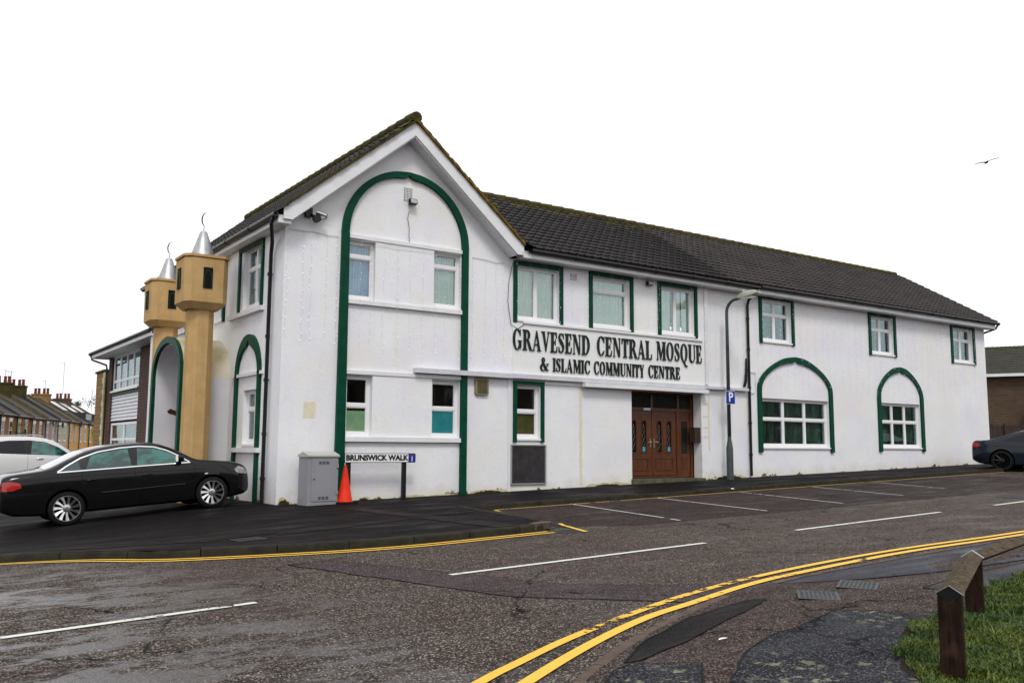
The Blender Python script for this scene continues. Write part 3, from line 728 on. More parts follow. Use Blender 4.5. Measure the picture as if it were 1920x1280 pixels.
# gable block roof
gx, gz = 2.78, 8.98; ge = 6.30; gyo = -.42
hl = Vector((3.10, 0, gz-6.37)); 
lv = Vector((gx-(-.34), 0, gz-6.36)); rv = Vector((gx-5.90, 0, gz-6.36))
tile_roof('roof', (-.34, gyo, 6.36), (0, 1, 0), lv, 11.2, lv.length, M['tileA'], mosque)
tile_roof('roof', (5.90, gyo, 6.36), (0, 1, 0), rv, 11.2, rv.length, M['tileA'], mosque)
m = MB()
for y in frange(gyo, 10.7, .42)[:-1]: m.tube([(gx, y, gz+.03), (gx, y+.40, gz+.042)], [.13, .14], 10)
m.build('ridge_tiles', M['moss'], mosque, angle=50)
# barge boards, thick
for s, name in ((-1, 'barge_board'), (1, 'barge_board')):
    ex = gx+s*3.00
    m = MB(); top = [(gx, 8.90), (gx+s*.001, 8.90)]
    dz = (8.90-6.50)/3.0
    m.prism([(gx, 8.90), (gx+s*2.96, 6.50), (gx+s*2.96, 6.28), (gx+s*2.78, 6.28), (gx, 8.60)] if s > 0 else [(gx, 8.90), (gx, 8.60), (gx+s*2.78, 6.28), (gx+s*2.96, 6.28), (gx+s*2.96, 6.50)], 'y', -.38, -.34)
    m.build(name, M['gpvc'], mosque)
    m = MB(); m.prism([(gx, 8.62), (gx+s*2.78, 6.30), (gx+s*2.78, 6.26), (gx, 8.56)], 'y', -.34, -.001); m.build('soffit', M['gpvc'], mosque)
    # mossy mortar verge with the tile ends in it
    m = MB(); n = 26; rr = random.Random(4)
    for i in range(n):
        t0, t1 = i/n, (i+1)/n; z0, z1 = 8.90+(6.50-8.90)*t0, 8.90+(6.50-8.90)*t1
        th = .062+rr.uniform(-.015, .02)
        x0, x1 = gx+s*2.96*t0, gx+s*2.96*t1
        m.prism([(x0, z0+.002), (x1, z1+.002), (x1, z1+th), (x0, z0+th+.015)], 'y', -.44+rr.uniform(-.012, .012), -.30)
    m.build('verge', M['mossy'] if s > 0 else M['moss'], mosque)
# verge of the far end
m = MB(); n = 12
for i in range(n):
    a, b = i/n, (i+1)/n
    m.prism([(EY+(RY-EY)*a, EZ+(RZ-EZ)*a-.06), (EY+(RY-EY)*b, EZ+(RZ-EZ)*b-.06), (EY+(RY-EY)*b, EZ+(RZ-EZ)*b+.03), (EY+(RY-EY)*a, EZ+(RZ-EZ)*a+.055)], 'x', 27.26, 27.36)
m.build('verge', M['tileB'], mosque)
# eaves: fascia box, gutters
m = MB(); m.box(5.76, -.33, 6.24, 14.12, -.001, 6.41); m.box(14.125, -.34, 6.235, 27.28, -.001, 6.415); m.build('eaves_board', M['gpvc'], mosque)
m = MB(); m.box(-.27, -.33, 6.20, -.001, 10.6, 6.36); m.build('eaves_board', M['gpvc'], mosque)
def gutter(pts, name='gutter'):
    m = MB(); m.tube(pts, .058, 10)
    a, b = Vector(pts[0]), Vector(pts[-1]); n = int((b-a).length/1.6)
    for i in range(1, n+1):
        p = a+(b-a)*(i/(n+1)); d = (b-a).normalized()*.035; m.tube([p-d, p+d], .069, 10)
    return m.build(name, M['black'], mosque, angle=50)
gutter([(5.95, -.40, 6.405), (14.10, -.40, 6.375)]); gutter([(14.16, -.41, 6.40), (27.42, -.41, 6.43)])
gutter([(-.335, -.36, 6.355), (-.335, 10.5, 6.33)])
def pipe(pts, r=.036, brk=()):
    m = MB(); m.tube(pts, r, 10)
    for b in brk: m.tube([(b[0], b[1], b[2]-.035), (b[0], b[1], b[2]+.035)], r*1.28, 10)
    for b in brk[::2]: m.box(b[0]-.05, b[1]-.015, b[2]-.015, b[0]+.06, b[1]+.015, b[2]+.015)
    return m.build('downpipe', M['black'], mosque, angle=50)
pipe([(-.335, -.25, 6.33), (-.33, -.1, 6.2), (-.11, .42, 5.95), (-.08, .55, 5.7), (-.08, .58, .62)], .04, [(-.08, .58, z) for z in (5.3, 4.0, 3.1, 2.0, 1.1)])
pipe([(14.02, -.40, 6.36), (13.98, -.38, 6.26), (13.93, -.12, 6.04), (13.93, -.07, 5.9), (13.93, -.07, 1.0)], .04, [(13.93, -.07, z) for z in (5.5, 4.6, 3.5, 2.5, 1.6)])
pipe([(27.40, -.38, 6.40), (27.38, -.30, 6.26), (27.18, .1, 6.1), (27.15, .3, 5.8), (27.15, .3, 1.2)], .04)

# ledges, canopies, sign board
for a in ((1.412, -.055, 6.17, 4.228, 0, 6.25), (1.412, -.075, 4.76, 4.228, 0, 4.85), (1.412, -.055, 3.27, 4.228, 0, 3.35), (1.412, -.08, 1.86, 4.228, 0, 1.955)):
    m = MB(); m.box(a[0], a[1], a[2], a[3], .001, a[5]); m.build('ledge', M['gpvc'], mosque)
m = MB(); m.box(2.03, -.035, 4.853, 3.49, .001, 6.165); m.build('raised_panel', M['white'], mosque)
m = MB(); m.box(2.03, -.035, 1.958, 3.49, .001, 3.265); m.build('raised_panel', M['white'], mosque)
m = MB(); m.box(3.02, -.16, 3.37, 5.60, .001, 3.475); m.box(5.602, -.13, 3.38, 12.08, .001, 3.485); m.box(12.09, -.13, 3.40, 13.84, .001, 3.475); m.build('canopy_strip', M['galv'] if False else simple('silver_trim', (.60, .60, .64), .45, 0, var=.15), mosque)
m = MB(); m.box(7.75, -.21, 3.265, 12.12, .001, 3.365); m.box(6.62, -.03, 3.275, 7.74, .001, 3.33); m.build('door_canopy', M['gpvc'], mosque)
m = MB(); m.box(5.66, -.035, 3.489, 12.14, .001, 4.70); m.build('sign_board', M['signwhite'], mosque)
m = MB(); m.box(5.95, -.075, 4.703, 12.06, .001, 4.755); m.build('sign_board_capping', M['gpvc'], mosque)
m = MB(); m.box(12.18, -.045, 3.52, 12.30, .001, 6.235); m.build('corner_strip', M['gpvc'], mosque)
m = MB(); m.box(5.55, -.03, .45, 5.62, .001, 3.36); m.build('corner_strip', M['gpvc'], mosque)

# green mouldings
def halfarch(cx, a, s, h, shape, n=6):
    pts = [(u, v) for u, v in catmull(shape, n)]
    L = [(cx-a*u, s+h*v) for u, v in pts]; Rr = [(cx+a*u, s+h*v) for u, v in reversed(pts)]
    return L+Rr[1:] if abs(pts[-1][0]) < 1e-6 else L+Rr
KEEL = [(1, 0), (.985, .2), (.90, .40), (.75, .60), (.52, .80), (.26, .95), (0, 1.0)]
KEELI = [(1, 0), (.985, .2), (.90, .41), (.75, .61), (.52, .80), (.28, .91), (.10, .95), (.0, 1.02)]
ROUND = [(math.cos(t), math.sin(t)) for t in [math.pi/2*i/7 for i in range(8)]]; ROUND[-1] = (0, 1)
ROUNDI = ROUND[:-2]+[(.22, .972), (.07, .985), (0, 1.04)]
LANC = [(1, 0), (.97, .28), (.84, .58), (.62, .82), (.36, .97), (.12, 1.02), (0, 1.03)]
LANCI = [(1, 0), (.97, .25), (.86, .5), (.66, .70), (.40, .84), (.16, .93), (0, 1.1)]
def arch_trim(name, cx, ao, ai, s, ho, hi, zb, axis, d0, d1, so, si, parent=mosque, mat='green', zb2=None, legs=True, wl=None):
    o = halfarch(cx, ao, s, ho, so); i = halfarch(cx, ai, s, hi, si)
    def res(P, n=48):
        L = [0]
        for p, q in zip(P, P[1:]): L.append(L[-1]+math.hypot(q[0]-p[0], q[1]-p[1]))
        out = []; 
        for k in range(n+1):
            t = L[-1]*k/n; j = 0
            while j < len(P)-2 and L[j+1] < t: j += 1
            u = (t-L[j])/max(1e-9, L[j+1]-L[j]); out.append((P[j][0]+(P[j+1][0]-P[j][0])*u, P[j][1]+(P[j+1][1]-P[j][1])*u))
        return out
    # resample each half so that the apexes meet
    def both(P):
        h = min(range(len(P)), key=lambda k: abs(P[k][0]-cx)); return res(P[:h+1], 22)+res(P[h:], 22)[1:]
    o, i = both(o), both(i)
    m = MB(); m.ringstrip(o, i, axis, d0, d1)
    if legs:
        for sg in (-1, 1):
            zz = zb if sg < 0 or zb2 is None else zb2
            a, b = cx+sg*ao, cx+sg*ai; m.prism([(min(a, b), zz), (max(a, b), zz), (max(a, b), s), (min(a, b), s)], axis, d0, d1)
    return m.build(name, M[mat], parent)
# street gable: the pilasters carry a near round arch
arch_trim('green_arch', 2.81, 1.58, 1.42, 6.27, 1.57, 1.44, .4, 'y', -.085, .001, ROUND, ROUNDI, legs=False)
m = MB(); m.prism([(1.20, .3), (1.415, .3), (1.40, 6.268), (1.235, 6.268)], 'y', -.085, .001); m.build('green_pilaster', M['green'], mosque)
m = MB(); m.box(4.235, -.085, .3, 4.385, .001, 6.268); m.build('green_pilaster', M['green'], mosque)
arch_trim('green_arch', 16.07, 1.74, 1.58, 3.42, 1.10, .96, 1.67, 'y', -.06, .001, KEEL, KEELI)
arch_trim('green_arch', 21.50, 1.31, 1.15, 3.42, 1.10, .95, 1.71, 'y', -.06, .001, KEEL, KEELI)
arch_trim('green_arch', 1.87, .80, .66, 3.25, .90, .74, .4, 'x', -.06, .001, LANC, LANCI)
def surround(x0, z0, x1, z1, t=.10):
    m = MB(); m.box(x0, -.05, z0, x0+t, .001, z1); m.box(x1-t, -.05, z0, x1, .001, z1); m.box(x0+t, -.05, z1-t, x1-t, .001, z1); m.build('green_surround', M['green'], mosque)
surround(5.69, 4.72, 7.18, 6.21); surround(8.03, 4.76, 9.52, 6.22); surround(10.42, 4.78, 11.90, 6.22)
surround(14.49, 4.85, 16.07, 6.28, .11); surround(19.86, 4.83, 21.38, 6.25, .11); surround(24.77, 4.85, 26.37, 6.26, .11)
surround(5.70, 1.88, 6.60, 3.33, .09)
m = MB(); m.box(-.05, 1.15, 4.72, .001, 1.24, 6.19); m.box(-.05, 2.63, 4.72, .001, 2.72, 6.19); m.box(-.05, 1.24, 6.11, .001, 2.63, 6.19); m.build('green_surround', M['green'], mosque)
for y0 in (3.7, 6.8):
    m = MB(); m.box(-.05, y0, 4.66, .001, y0+.1, 6.1); m.build('green_surround', M['green'], mosque)
for a in ((-.09, 1.0, 1.62, 2.75, 1.72), (-.06, .97, 3.26, 2.9, 3.33), (-.09, 1.05, 4.62, 3.3, 4.715), (-.05, 2.73, 4.72, 3.25, 6.18)):
    m = MB(); m.box(a[0], a[1], a[2], .001, a[3], a[4]); m.build('side_ledge', M['gpvc'], mosque)

# windows: thing part 'window' = frame, with pane, blind and sill below it
def window(o, cols_, rows_, glassm, blindm, axis='y', rec=.09, blind_d=.10, drop=0., fr=.065, sill=True, pleat=.012, casements=True, gaps=()):
    x0, z0, x1, z1 = o; T = []
    def B(m, a, b, c, d, e, f):
        if axis == 'y': m.box(a, b, c, d, e, f)
        else: m.box(b, a, c, e, d, f)
    m = MB(); e = .0015
    B(m, x0+e, rec, z0+e, x0+fr, rec+.06, z1-e); B(m, x1-fr, rec, z0+e, x1-e, rec+.06, z1-e)
    B(m, x0+fr, rec, z0+e, x1-fr, rec+.06, z0+fr+.02); B(m, x0+fr, rec, z1-fr, x1-fr, rec+.06, z1-e)
    # mullions full height, transoms between
    cx = [x0+fr+(x1-x0-2*fr)*c for c in cols_]; rz = [z0+fr+.02+(z1-z0-2*fr-.02)*r_ for r_ in rows_]
    for c in cx: B(m, c-.035, rec+.002, z0+fr+.02, c+.035, rec+.062, z1-fr)
    ex = [x0+fr]+[q for c in cx for q in (c-.035, c+.035)]+[x1-fr]
    for k_ in range(0, len(ex), 2):
        for r_ in rz: B(m, ex[k_], rec+.001, r_-.035, ex[k_+1], rec+.061, r_+.035)
    ez = [z0+fr+.02]+[q for r_ in rz for q in (r_-.035, r_+.035)]+[z1-fr]
    if casements:      # inner sash profile, a step back from the frame
        for k_ in range(0, len(ex), 2):
            for q in range(0, len(ez), 2):
                a, b, c, d = ex[k_], ex[k_+1], ez[q], ez[q+1]; s = .022
                B(m, a, rec+.014, c, a+s, rec+.055, d); B(m, b-s, rec+.014, c, b, rec+.055, d)
                B(m, a+s, rec+.014, c, b-s, rec+.055, c+s); B(m, a+s, rec+.014, d-s, b-s, rec+.055, d)
    w_ = m.build('window', M['upvc'], mosque)
    m = MB(); B(m, x0+fr*.6, rec+.034, z0+fr*.6, x1-fr*.6, rec+.040, z1-fr*.6); m.build('pane', glassm, w_)
    if sill:
        m = MB(); B(m, x0-.0, -.045, z0-.045, x1+.0, rec-.001, z0-.002) if axis == 'y' else B(m, x0, -.045, z0-.045, x1, rec-.001, z0-.002)
        m.build('sill', M['upvc'], w_)
    if blindm:
        zt = z1-drop*(z1-z0); n = 56; v = []; f = []
        for k_ in range(n+1):
            x = x0+.02+(x1-x0-.04)*k_/n; y = rec+blind_d+pleat*math.sin(k_*1.7)+pleat*.5*math.sin(k_*.6)
            for z in (z0, zt): v.append((x, y, z) if axis == 'y' else (y, x, z))
        for k_ in range(n):
            if any(a_ <= k_/n < b_ for a_, b_ in gaps): continue
            f.append((2*k_, 2*k_+2, 2*k_+3, 2*k_+1))
        m = MB(); m.add(v, f); m.build('blind', blindm, w_)
    return w_
window(UL, [], [.76], M['glass'], M['net']); window(UR, [], [.76], M['glass'], M['blind'])
window(LL, [], [.50], M['glassdark'], M['frost'], drop=.58, pleat=.001, blind_d=.045)
window(LR, [], [.50], M['glassdark'], M['teal'], drop=.53, pleat=.001, blind_d=.045)
window(W1, [.49], [], M['glass'], M['blind']); window(W2, [], [.74], M['glass'], M['blind']); window(W3, [.5], [], M['glass'], M['blind'], gaps=((.42, .45), (.72, .76)))
window(SW, [], [.50], M['glassdark'], M['olive'], drop=.5, pleat=.002)
window(A1, [.333, .667], [.58], M['glassdark'], M['greencurt'], pleat=.045, blind_d=.16, gaps=((0, .05), (.12, .16), (.24, .31), (.44, .47), (.66, .70), (.95, 1.))); window(A2, [.333, .667], [.58], M['glassdark'], M['greencurt'], pleat=.045, blind_d=.16, gaps=((0, .06), (.30, .36), (.66, .70)))
window(B1, [.5], [.66], M['glass'], M['greycurt'], blind_d=.2, gaps=((.40, .52),)); window(B2, [.5], [.66], M['glass'], M['greycurt'], blind_d=.2, gaps=((.0, .1), (.46, .60))); window(B3, [.5], [.66], M['glass'], M['greycurt'], blind_d=.2, gaps=((.42, .6),))
window(SU, [.5], [.66], M['glassdark'], M['greycurt'], 'x', blind_d=.3); window(SL, [.5], [.66], M['glassdark'], M['greycurt'], 'x', blind_d=.3)
window(SA, [], [.66], M['glass'], M['net'], 'x'); window(SB, [], [.66], M['glass'], M['net'], 'x')
# frosted film edges: coping of ground floor sills is in the ledges

M['fan'] = simple('dark_fanlight', (.012, .016, .012), .12)
# entrance, set back
dy = .33
m = MB()
m.box(9.452, dy-.0, 3.20, 12.018, dy+.09, 3.258); m.box(9.452, dy, .985, 9.57, dy+.09, 3.20); m.box(11.93, dy, .985, 12.018, dy+.09, 3.20)
m.box(9.57, dy, 2.76, 11.93, dy+.09, 2.84); m.box(11.40, dy, .985, 11.50, dy+.09, 2.76); m.box(11.42, dy, 2.84, 11.50, dy+.09, 3.20); m.box(10.44, dy, 2.84, 10.52, dy+.09, 3.20)
m.box(9.57, dy, .985, 11.40, dy+.09, 1.03)
# fixed side leaf with its sunk panel
m.box(11.50, dy+.03, .985, 11.93, dy+.075, 1.14)
m.box(11.50, dy+.03, 1.14, 11.60, dy+.075, 2.76); m.box(11.83, dy+.03, 1.14, 11.93, dy+.075, 2.76); m.box(11.60, dy+.03, 2.5, 11.83, dy+.075, 2.76); m.box(11.60, dy+.03, 1.14, 11.83, dy+.06, 1.62)
m.box(11.63, dy+.015, 1.22, 11.80, dy+.06, 1.54)
m.build('door_frame', M['wood'], mosque)
m = MB(); m.box(9.57, dy+.045, 2.84, 11.93, dy+.052, 3.20); m.box(11.60, dy+.045, 1.62, 11.83, dy+.052, 2.5); m.build('fanlight', M['fan'], mosque)
def leaf(x0, x1, hx):
    z0, z1 = 1.04, 2.75; y = dy+.02; w_ = x1-x0
    a, b = x0+w_*.5-.24, x0+w_*.5+.24
    lw = .15; cs = (x0+w_*.30, x0+w_*.70)
    m = MB(); op = [(c-lw/2, 1.66, c+lw/2, 2.42) for c in cs]
    # leaf with two slim glazed slots, each with an arched head
    xs = sorted([x0, x1]+[q for o in op for q in (o[0], o[2])])
    m.box(x0, y, z0, x1, y+.045, 1.66); m.box(x0, y, 2.50, x1, y+.045, z1)
    for i in range(0, len(xs)-1, 2): m.box(xs[i], y, 1.66, xs[i+1], y+.045, 2.50)
    for o in op:
        c = (o[0]+o[2])/2; n = 8
        for i in range(n):
            t0, t1 = math.pi*i/n, math.pi*(i+1)/n
            p0, p1 = (c+lw/2*math.cos(t0), 2.42+.075*math.sin(t0)), (c+lw/2*math.cos(t1), 2.42+.075*math.sin(t1))
            m.prism([(p0[0], 2.50), p0, p1, (p1[0], 2.50)], 'y', y, y+.045)
        # raised bead round the slot and the sunk bottom panel
        m.box(o[0]-.03, y-.012, 1.625, o[2]+.03, y+.001, 1.66); m.box(o[0]-.028, y-.01, 1.66, o[0]-.004, y+.001, 2.43); m.box(o[2]+.004, y-.01, 1.66, o[2]+.028, y+.001, 2.43)
        q = [(c+(lw/2+.028)*math.cos(math.pi*i/8), 2.43+.1*math.sin(math.pi*i/8)) for i in range(9)]; q2 = [(c+(lw/2+.004)*math.cos(math.pi*i/8), 2.43+.078*math.sin(math.pi*i/8)) for i in range(9)]
        m.ringstrip(q, q2, 'y', y-.01, y+.001)
    for bx in ((x0+.12, 1.18, x1-.12, 1.215), (x0+.12, 1.485, x1-.12, 1.52)): m.box(bx[0], y-.014, bx[1], bx[2], y+.001, bx[3])
    for bx in ((x0+.12, x0+.155), (x1-.155, x1-.12)): m.box(bx[0], y-.014, 1.215, bx[1], y+.001, 1.485)
    m.box(x0+.04, y-.018, 1.045, x1-.04, y+.001, 1.10)
    d = m.build('door', M['wood'], mosque)
    m = MB()
    for o in op: m.box(o[0]-.01, y+.02, 1.64, o[2]+.01, y+.026, 2.5)
    m.build('leaded_pane', M['leadglass'], d)
    m = MB()
    for o in op:
        c = (o[0]+o[2])/2
        for sg in (-1, 1): m.tube([(c+sg*.05, y+.016, 1.7), (c-sg*.045, y+.016, 1.9), (c+sg*.045, y+.016, 2.08), (c-sg*.03, y+.016, 2.25), (c, y+.016, 2.4)], .0028, 5)
    m.build('leading', M['galv'], d)
    m = MB(); m.box(hx-.018, y-.02, 1.78, hx+.018, y-.001, 2.02); s = -1 if hx > (x0+x1)/2 else 1
    m.tube([(hx, y-.02, 1.93), (hx, y-.06, 1.93), (hx+s*.13, y-.06, 1.925)], .011, 8); m.build('handle', M['handle'], d)
    m = MB(); o = op[1]; m.box(o[0]+.03, y+.010, 1.68, o[2]-.025, y+.014, 1.80); m.build('notice', simple('blue_notice', (.07, .33, .48), .5, var=.1), d)
leaf(9.575, 10.475, 10.42); leaf(10.495, 11.395, 10.55)
m = MB(); m.box(10.18, dy-.01, 2.77, 10.42, dy+.0005, 2.83); m.build('notice', simple('pale_notice', (.5, .72, .78), .5, var=.1), mosque)
m = MB(); m.prism([(9.42, -.10), (12.05, -.10), (12.05, .45), (9.42, .45)], 'z', .70, .972); m.build('doorstep', M['step'], mosque)
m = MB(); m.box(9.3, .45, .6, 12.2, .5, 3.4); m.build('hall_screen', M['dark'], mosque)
m = MB(); m.box(5.66, -.03, .93, 6.62, .001, 1.80); m.build('vent_panel', M['slab'], mosque)
m = MB(); m.box(5.62, -.045, .90, 6.66, .001, .928); m.box(5.62, -.045, 1.802, 6.66, .001, 1.83); m.box(5.62, -.045, .928, 5.658, .001, 1.802); m.box(6.622, -.045, .928, 6.66, .001, 1.802); m.build('vent_panel_frame', simple('grey_frame', (.3, .3, .3), .5), mosque)
# vents
def vent(x, z, w_, h, mat, nx, nz, name='wall_vent'):
    m = MB(); m.box(x, -.012, z, x+w_, .001, z+h, 0)
    for i in range(nx):
        for j in range(nz):
            a, b = x+w_*(i+.22)/nx, x+w_*(i+.78)/nx; c, d = z+h*(j+.22)/nz, z+h*(j+.78)/nz; m.box(a, -.0145, c, b, -.0115, d, 1)
    m.build(name, [mat, M['dark']], mosque)
vent(2.70, 7.20, .22, .30, M['gpvc'], 6, 8); vent(7.42, 5.93, .22, .17, M['gpvc'], 6, 4)
m = MB(); m.prism([(4.62, 2.98), (4.66, 2.95), (4.94, 2.95), (4.98, 2.98), (4.98, 3.30), (4.94, 3.335), (4.66, 3.335), (4.62, 3.30)], 'y', -.06, .001)
for i in range(12): m.box(4.665, -.066, 2.99+i*.026, 4.935, -.059, 3.003+i*.026, 1)
m.build('wall_vent', [M['grille'], simple('grille_dark', (.07, .06, .03), .7)], mosque)

M['bare'] = simple('cream_bare_plaster', (.66, .60, .40), .9, var=.2, scale=12, c2=(.72, .68, .58)); M['damp'] = simple('damp_footing', (.05, .045, .02), .95, var=.5, scale=8)
# bare plaster where the render has come away
def blob(cx, cz, rx, rz, seed, axis='y', d=-.003, n=22, amp=.35):
    rr = random.Random(seed); out = []
    for i in range(n):
        t = 6.2832*i/n; k_ = 1+amp*noise.noise(Vector((math.cos(t)*1.4, math.sin(t)*1.4, seed)))+rr.uniform(-.05, .05)
        out.append((cx+rx*k_*math.cos(t), cz+rz*k_*math.sin(t)))
    return out
m = MB()
m.prism([(.50, 2.32), (.52, 2.66), (.58, 2.65), (.74, 2.67), (.78, 2.62), (.77, 2.34), (.73, 2.31), (.62, 2.33)], 'y', -.0025, .001)
m.build('bare_plaster', M['bare'], mosque); m = MB()
zz = 3.25; rr = random.Random(2)
pl, pr = [], []
while zz > .8: pl.append((7.71+rr.uniform(-.015, .01), zz)); pr.append((7.79+rr.uniform(-.01, .02), zz)); zz -= .12
for i in range(len(pl)-1): m.prism([pl[i], pr[i], pr[i+1], pl[i+1]], 'y', -.0025, .001)
m.build('bare_plaster', M['bare'], mosque); m = MB()
for i in range(8): m.prism([(12.27, 3.3-.2*i), (12.33, 3.3-.2*i), (12.34, 3.1-.2*i), (12.28, 3.1-.2*i)], 'y', -.0025, .001)
for z in (2.95, 2.6, 2.3, 2.05): m.prism([(12.08, z), (12.27, z+.01), (12.27, z+.07), (12.08, z+.05)], 'y', -.0025, .001)
m.build('bare_plaster', M['bare'], mosque)
m = MB()
def foot(x0, x1, h, seed):
    rr = random.Random(seed); n = max(6, int((x1-x0)/.08)); top = []
    for i in range(n+1):
        x = x0+(x1-x0)*i/n; e = max(0, math.sin(math.pi*i/n))**.35
        top.append((x, pave_z(x, -.1)+.005+h*e*(.65+.6*noise.noise(Vector((x*5, seed, 0)))+rr.uniform(-.1, .1))))
    for i in range(n):
        a, b = top[i], top[i+1]; m.prism([(a[0], .3), (b[0], .3), b, a], 'y', -.004, .001)
for a in ((.02, .34, .16, 1), (1.75, 2.1, .08, 3), (2.8, 3.4, .07, 4), (4.5, 5.6, .10, 5), (7.9, 9.35, .11, 6), (12.5, 13.8, .14, 7), (3.45, 4.2, .04, 8), (19.3, 19.6, .06, 9)):
    m = MB(); foot(*a); m.build('bare_footing', M['plaster'], mosque)
for a in ((.05, .28, .10, 11), (1.8, 2.0, .05, 13), (4.6, 5.4, .05, 15), (8.2, 9.0, .05, 16), (12.55, 13.6, .08, 17)):
    rr = random.Random(a[3]); n = 14
    top = [(a[0]+(a[1]-a[0])*i/n, pave_z(a[0]+(a[1]-a[0])*i/n, -.1)+a[2]*max(0, math.sin(math.pi*i/n))**.5*rr.uniform(.6, 1.2)) for i in range(n+1)]
    m = MB()
    for i in range(n): m.prism([(top[i][0], .3), (top[i+1][0], .3), top[i+1], top[i]], 'y', -.007, .001)
    m.build('damp_footing', M['damp'], mosque)

# porch: a barrel vault on the side wall
py, pa, ps = 4.44, 1.27, 3.3
m = MB()
VS = [(1, 0), (.985, .25), (.90, .52), (.72, .76), (.48, .92), (.22, 1.0), (0, 1.03)]
o = halfarch(py, pa, ps, .95, VS); i = halfarch(py, pa-.13, ps, .82, VS)
m.ringstrip(o, i, 'x', -1.04, -.002, 0)
m.build('porch_vault', M['cream'], mosque, angle=30)
m = MB()
m.ringstrip([(p[0], p[1]-.006) for p in halfarch(py, pa-.132, ps, .815, VS)], [(p[0], p[1]-.02) for p in halfarch(py, pa-.145, ps, .80, VS)], 'x', -1.03, -.003)
m.box(-1.035, py-pa+.10, -.2, -.002, py-pa+.14, ps+.01); m.box(-1.035, py+pa-.14, -.2, -.002, py+pa-.1, ps+.01)
m.build('porch_lining', M['vault'], mosque, angle=30)
for a in (py-pa, py+pa-.10):
    m = MB(); m.box(-1.04, a, -.2, -.002, a+.10, ps); m.build('porch_side', M['vault'], mosque)
m = MB(); m.box(-1.045, py-pa-.18, -.2, -.86, py-pa-.002, 3.34); m.box(-1.045, py+pa+.002, -.2, -.86, py+pa+.18, 3.34); m.build('porch_pier', M['sand'], mosque)
arch_trim('green_arch', py, pa+.02, pa-.13, ps, .97, .82, -.2, 'x', -1.12, -1.041, VS, VS)
m = MB(); m.box(-.06, py-.95, -.2, -.003, py+.95, 2.6); m.build('porch_door', M['wood'], mosque)
m = MB(); m.prism([(5.55-.02, q[0], ) if False else q for q in [(-.74, 2.60), (-.66, 2.66), (-.55, 2.62), (-.46, 2.57), (-.38, 2.58), (-.42, 2.50), (-.52, 2.49), (-.60, 2.52), (-.70, 2.54)]], 'y', py+pa-.146, py+pa-.139)
m.build('spalled_patch', simple('rusty_spall', (.10, .035, .015), .9, var=.5, scale=20), mosque)

# minarets
def minaret(x, y, label):
    t = thing('minaret', label, 'minaret', (x, y, 0), 0, 'pair of minarets flanking the side porch')
    oc = lambda r_: r_/math.cos(math.pi/8)
    m = MB(); m.lathe([(oc(.285), -.3), (oc(.27), 4.86)], (0, 0, 0), n=8, phase=math.pi/8); m.build('shaft', M['sand'], t)
    m = MB()
    hw, ch = .47, .13
    def sq(a): c = ch*a/hw; return [(-a+c, -a), (a-c, -a), (a, -a+c), (a, a-c), (a-c, a), (-a+c, a), (-a, a-c), (-a, -a+c)]
    lv_ = [(.33, 4.72), (.47, 4.86), (.475, 5.82), (.455, 5.825), (.455, 5.84), (.50, 5.845), (.50, 5.90), (.46, 5.91)]
    v = []; f = []
    for a, z in lv_: v += [(p[0], p[1], z) for p in sq(a)]
    for j in range(len(lv_)-1):
        for k_ in range(8): f.append((j*8+k_, j*8+(k_+1) % 8, (j+1)*8+(k_+1) % 8, (j+1)*8+k_))
    f += [tuple(range(7, -1, -1)), tuple((len(lv_)-1)*8+k_ for k_ in range(8))]
    m.add(v, f); hd = m.build('head', M['sand'], t)
    for a in ((-.10, -.492, .10, -.474), (-.492, -.10, -.474, .10), (.474, -.10, .492, .10)):
        m = MB(); m.box(a[0], a[1], 5.16, a[2], a[3], 5.62); m.build('opening', M['dark'], hd)
    m = MB(); P = halfarch(0, .085, 5.36, .20, LANC, 3); Q = halfarch(0, .070, 5.36, .17, LANC, 3)
    m.ringstrip(P, Q, 'y', -.500, -.493); m.box(-.085, -.500, 5.17, -.07, -.493, 5.36); m.box(.07, -.500, 5.17, .085, -.493, 5.36)
    m.ringstrip(P, Q, 'x', -.500, -.493); m.box(-.500, -.085, 5.17, -.493, -.07, 5.36); m.box(-.500, .07, 5.17, -.493, .085, 5.36)
    m.box(-.5, -.11, 5.15, -.493, -.1, 5.63); m.box(-.5, .1, 5.15, -.493, .11, 5.63)
    m.build('arched_tracery', M['green'], hd)
    m = MB(); m.lathe([(.27, 5.91), (.265, 5.93), (.075, 6.50), (.065, 6.51)], (0, 0, 0), n=28); m.build('cone', M['galv'], t, angle=40)
    m = MB(); m.tube([(0, 0, 6.5), (0, 0, 6.60)], .008, 6)
    pts = [(.16*math.cos(a)+.11, 0, 6.78+.20*math.sin(a)) for a in [R(115+130*i/14) for i in range(15)]]
    m.tube(pts, [.003+.012*math.sin(math.pi*i/14) for i in range(15)], 6); m.build('crescent', M['alloydark'], t)
minaret(-.86, 2.72, 'nearer sand coloured minaret with a silver cone, beside the arched side window')
minaret(-.70, 6.22, 'farther sand coloured minaret with a silver cone, beyond the porch, beside the brick house')

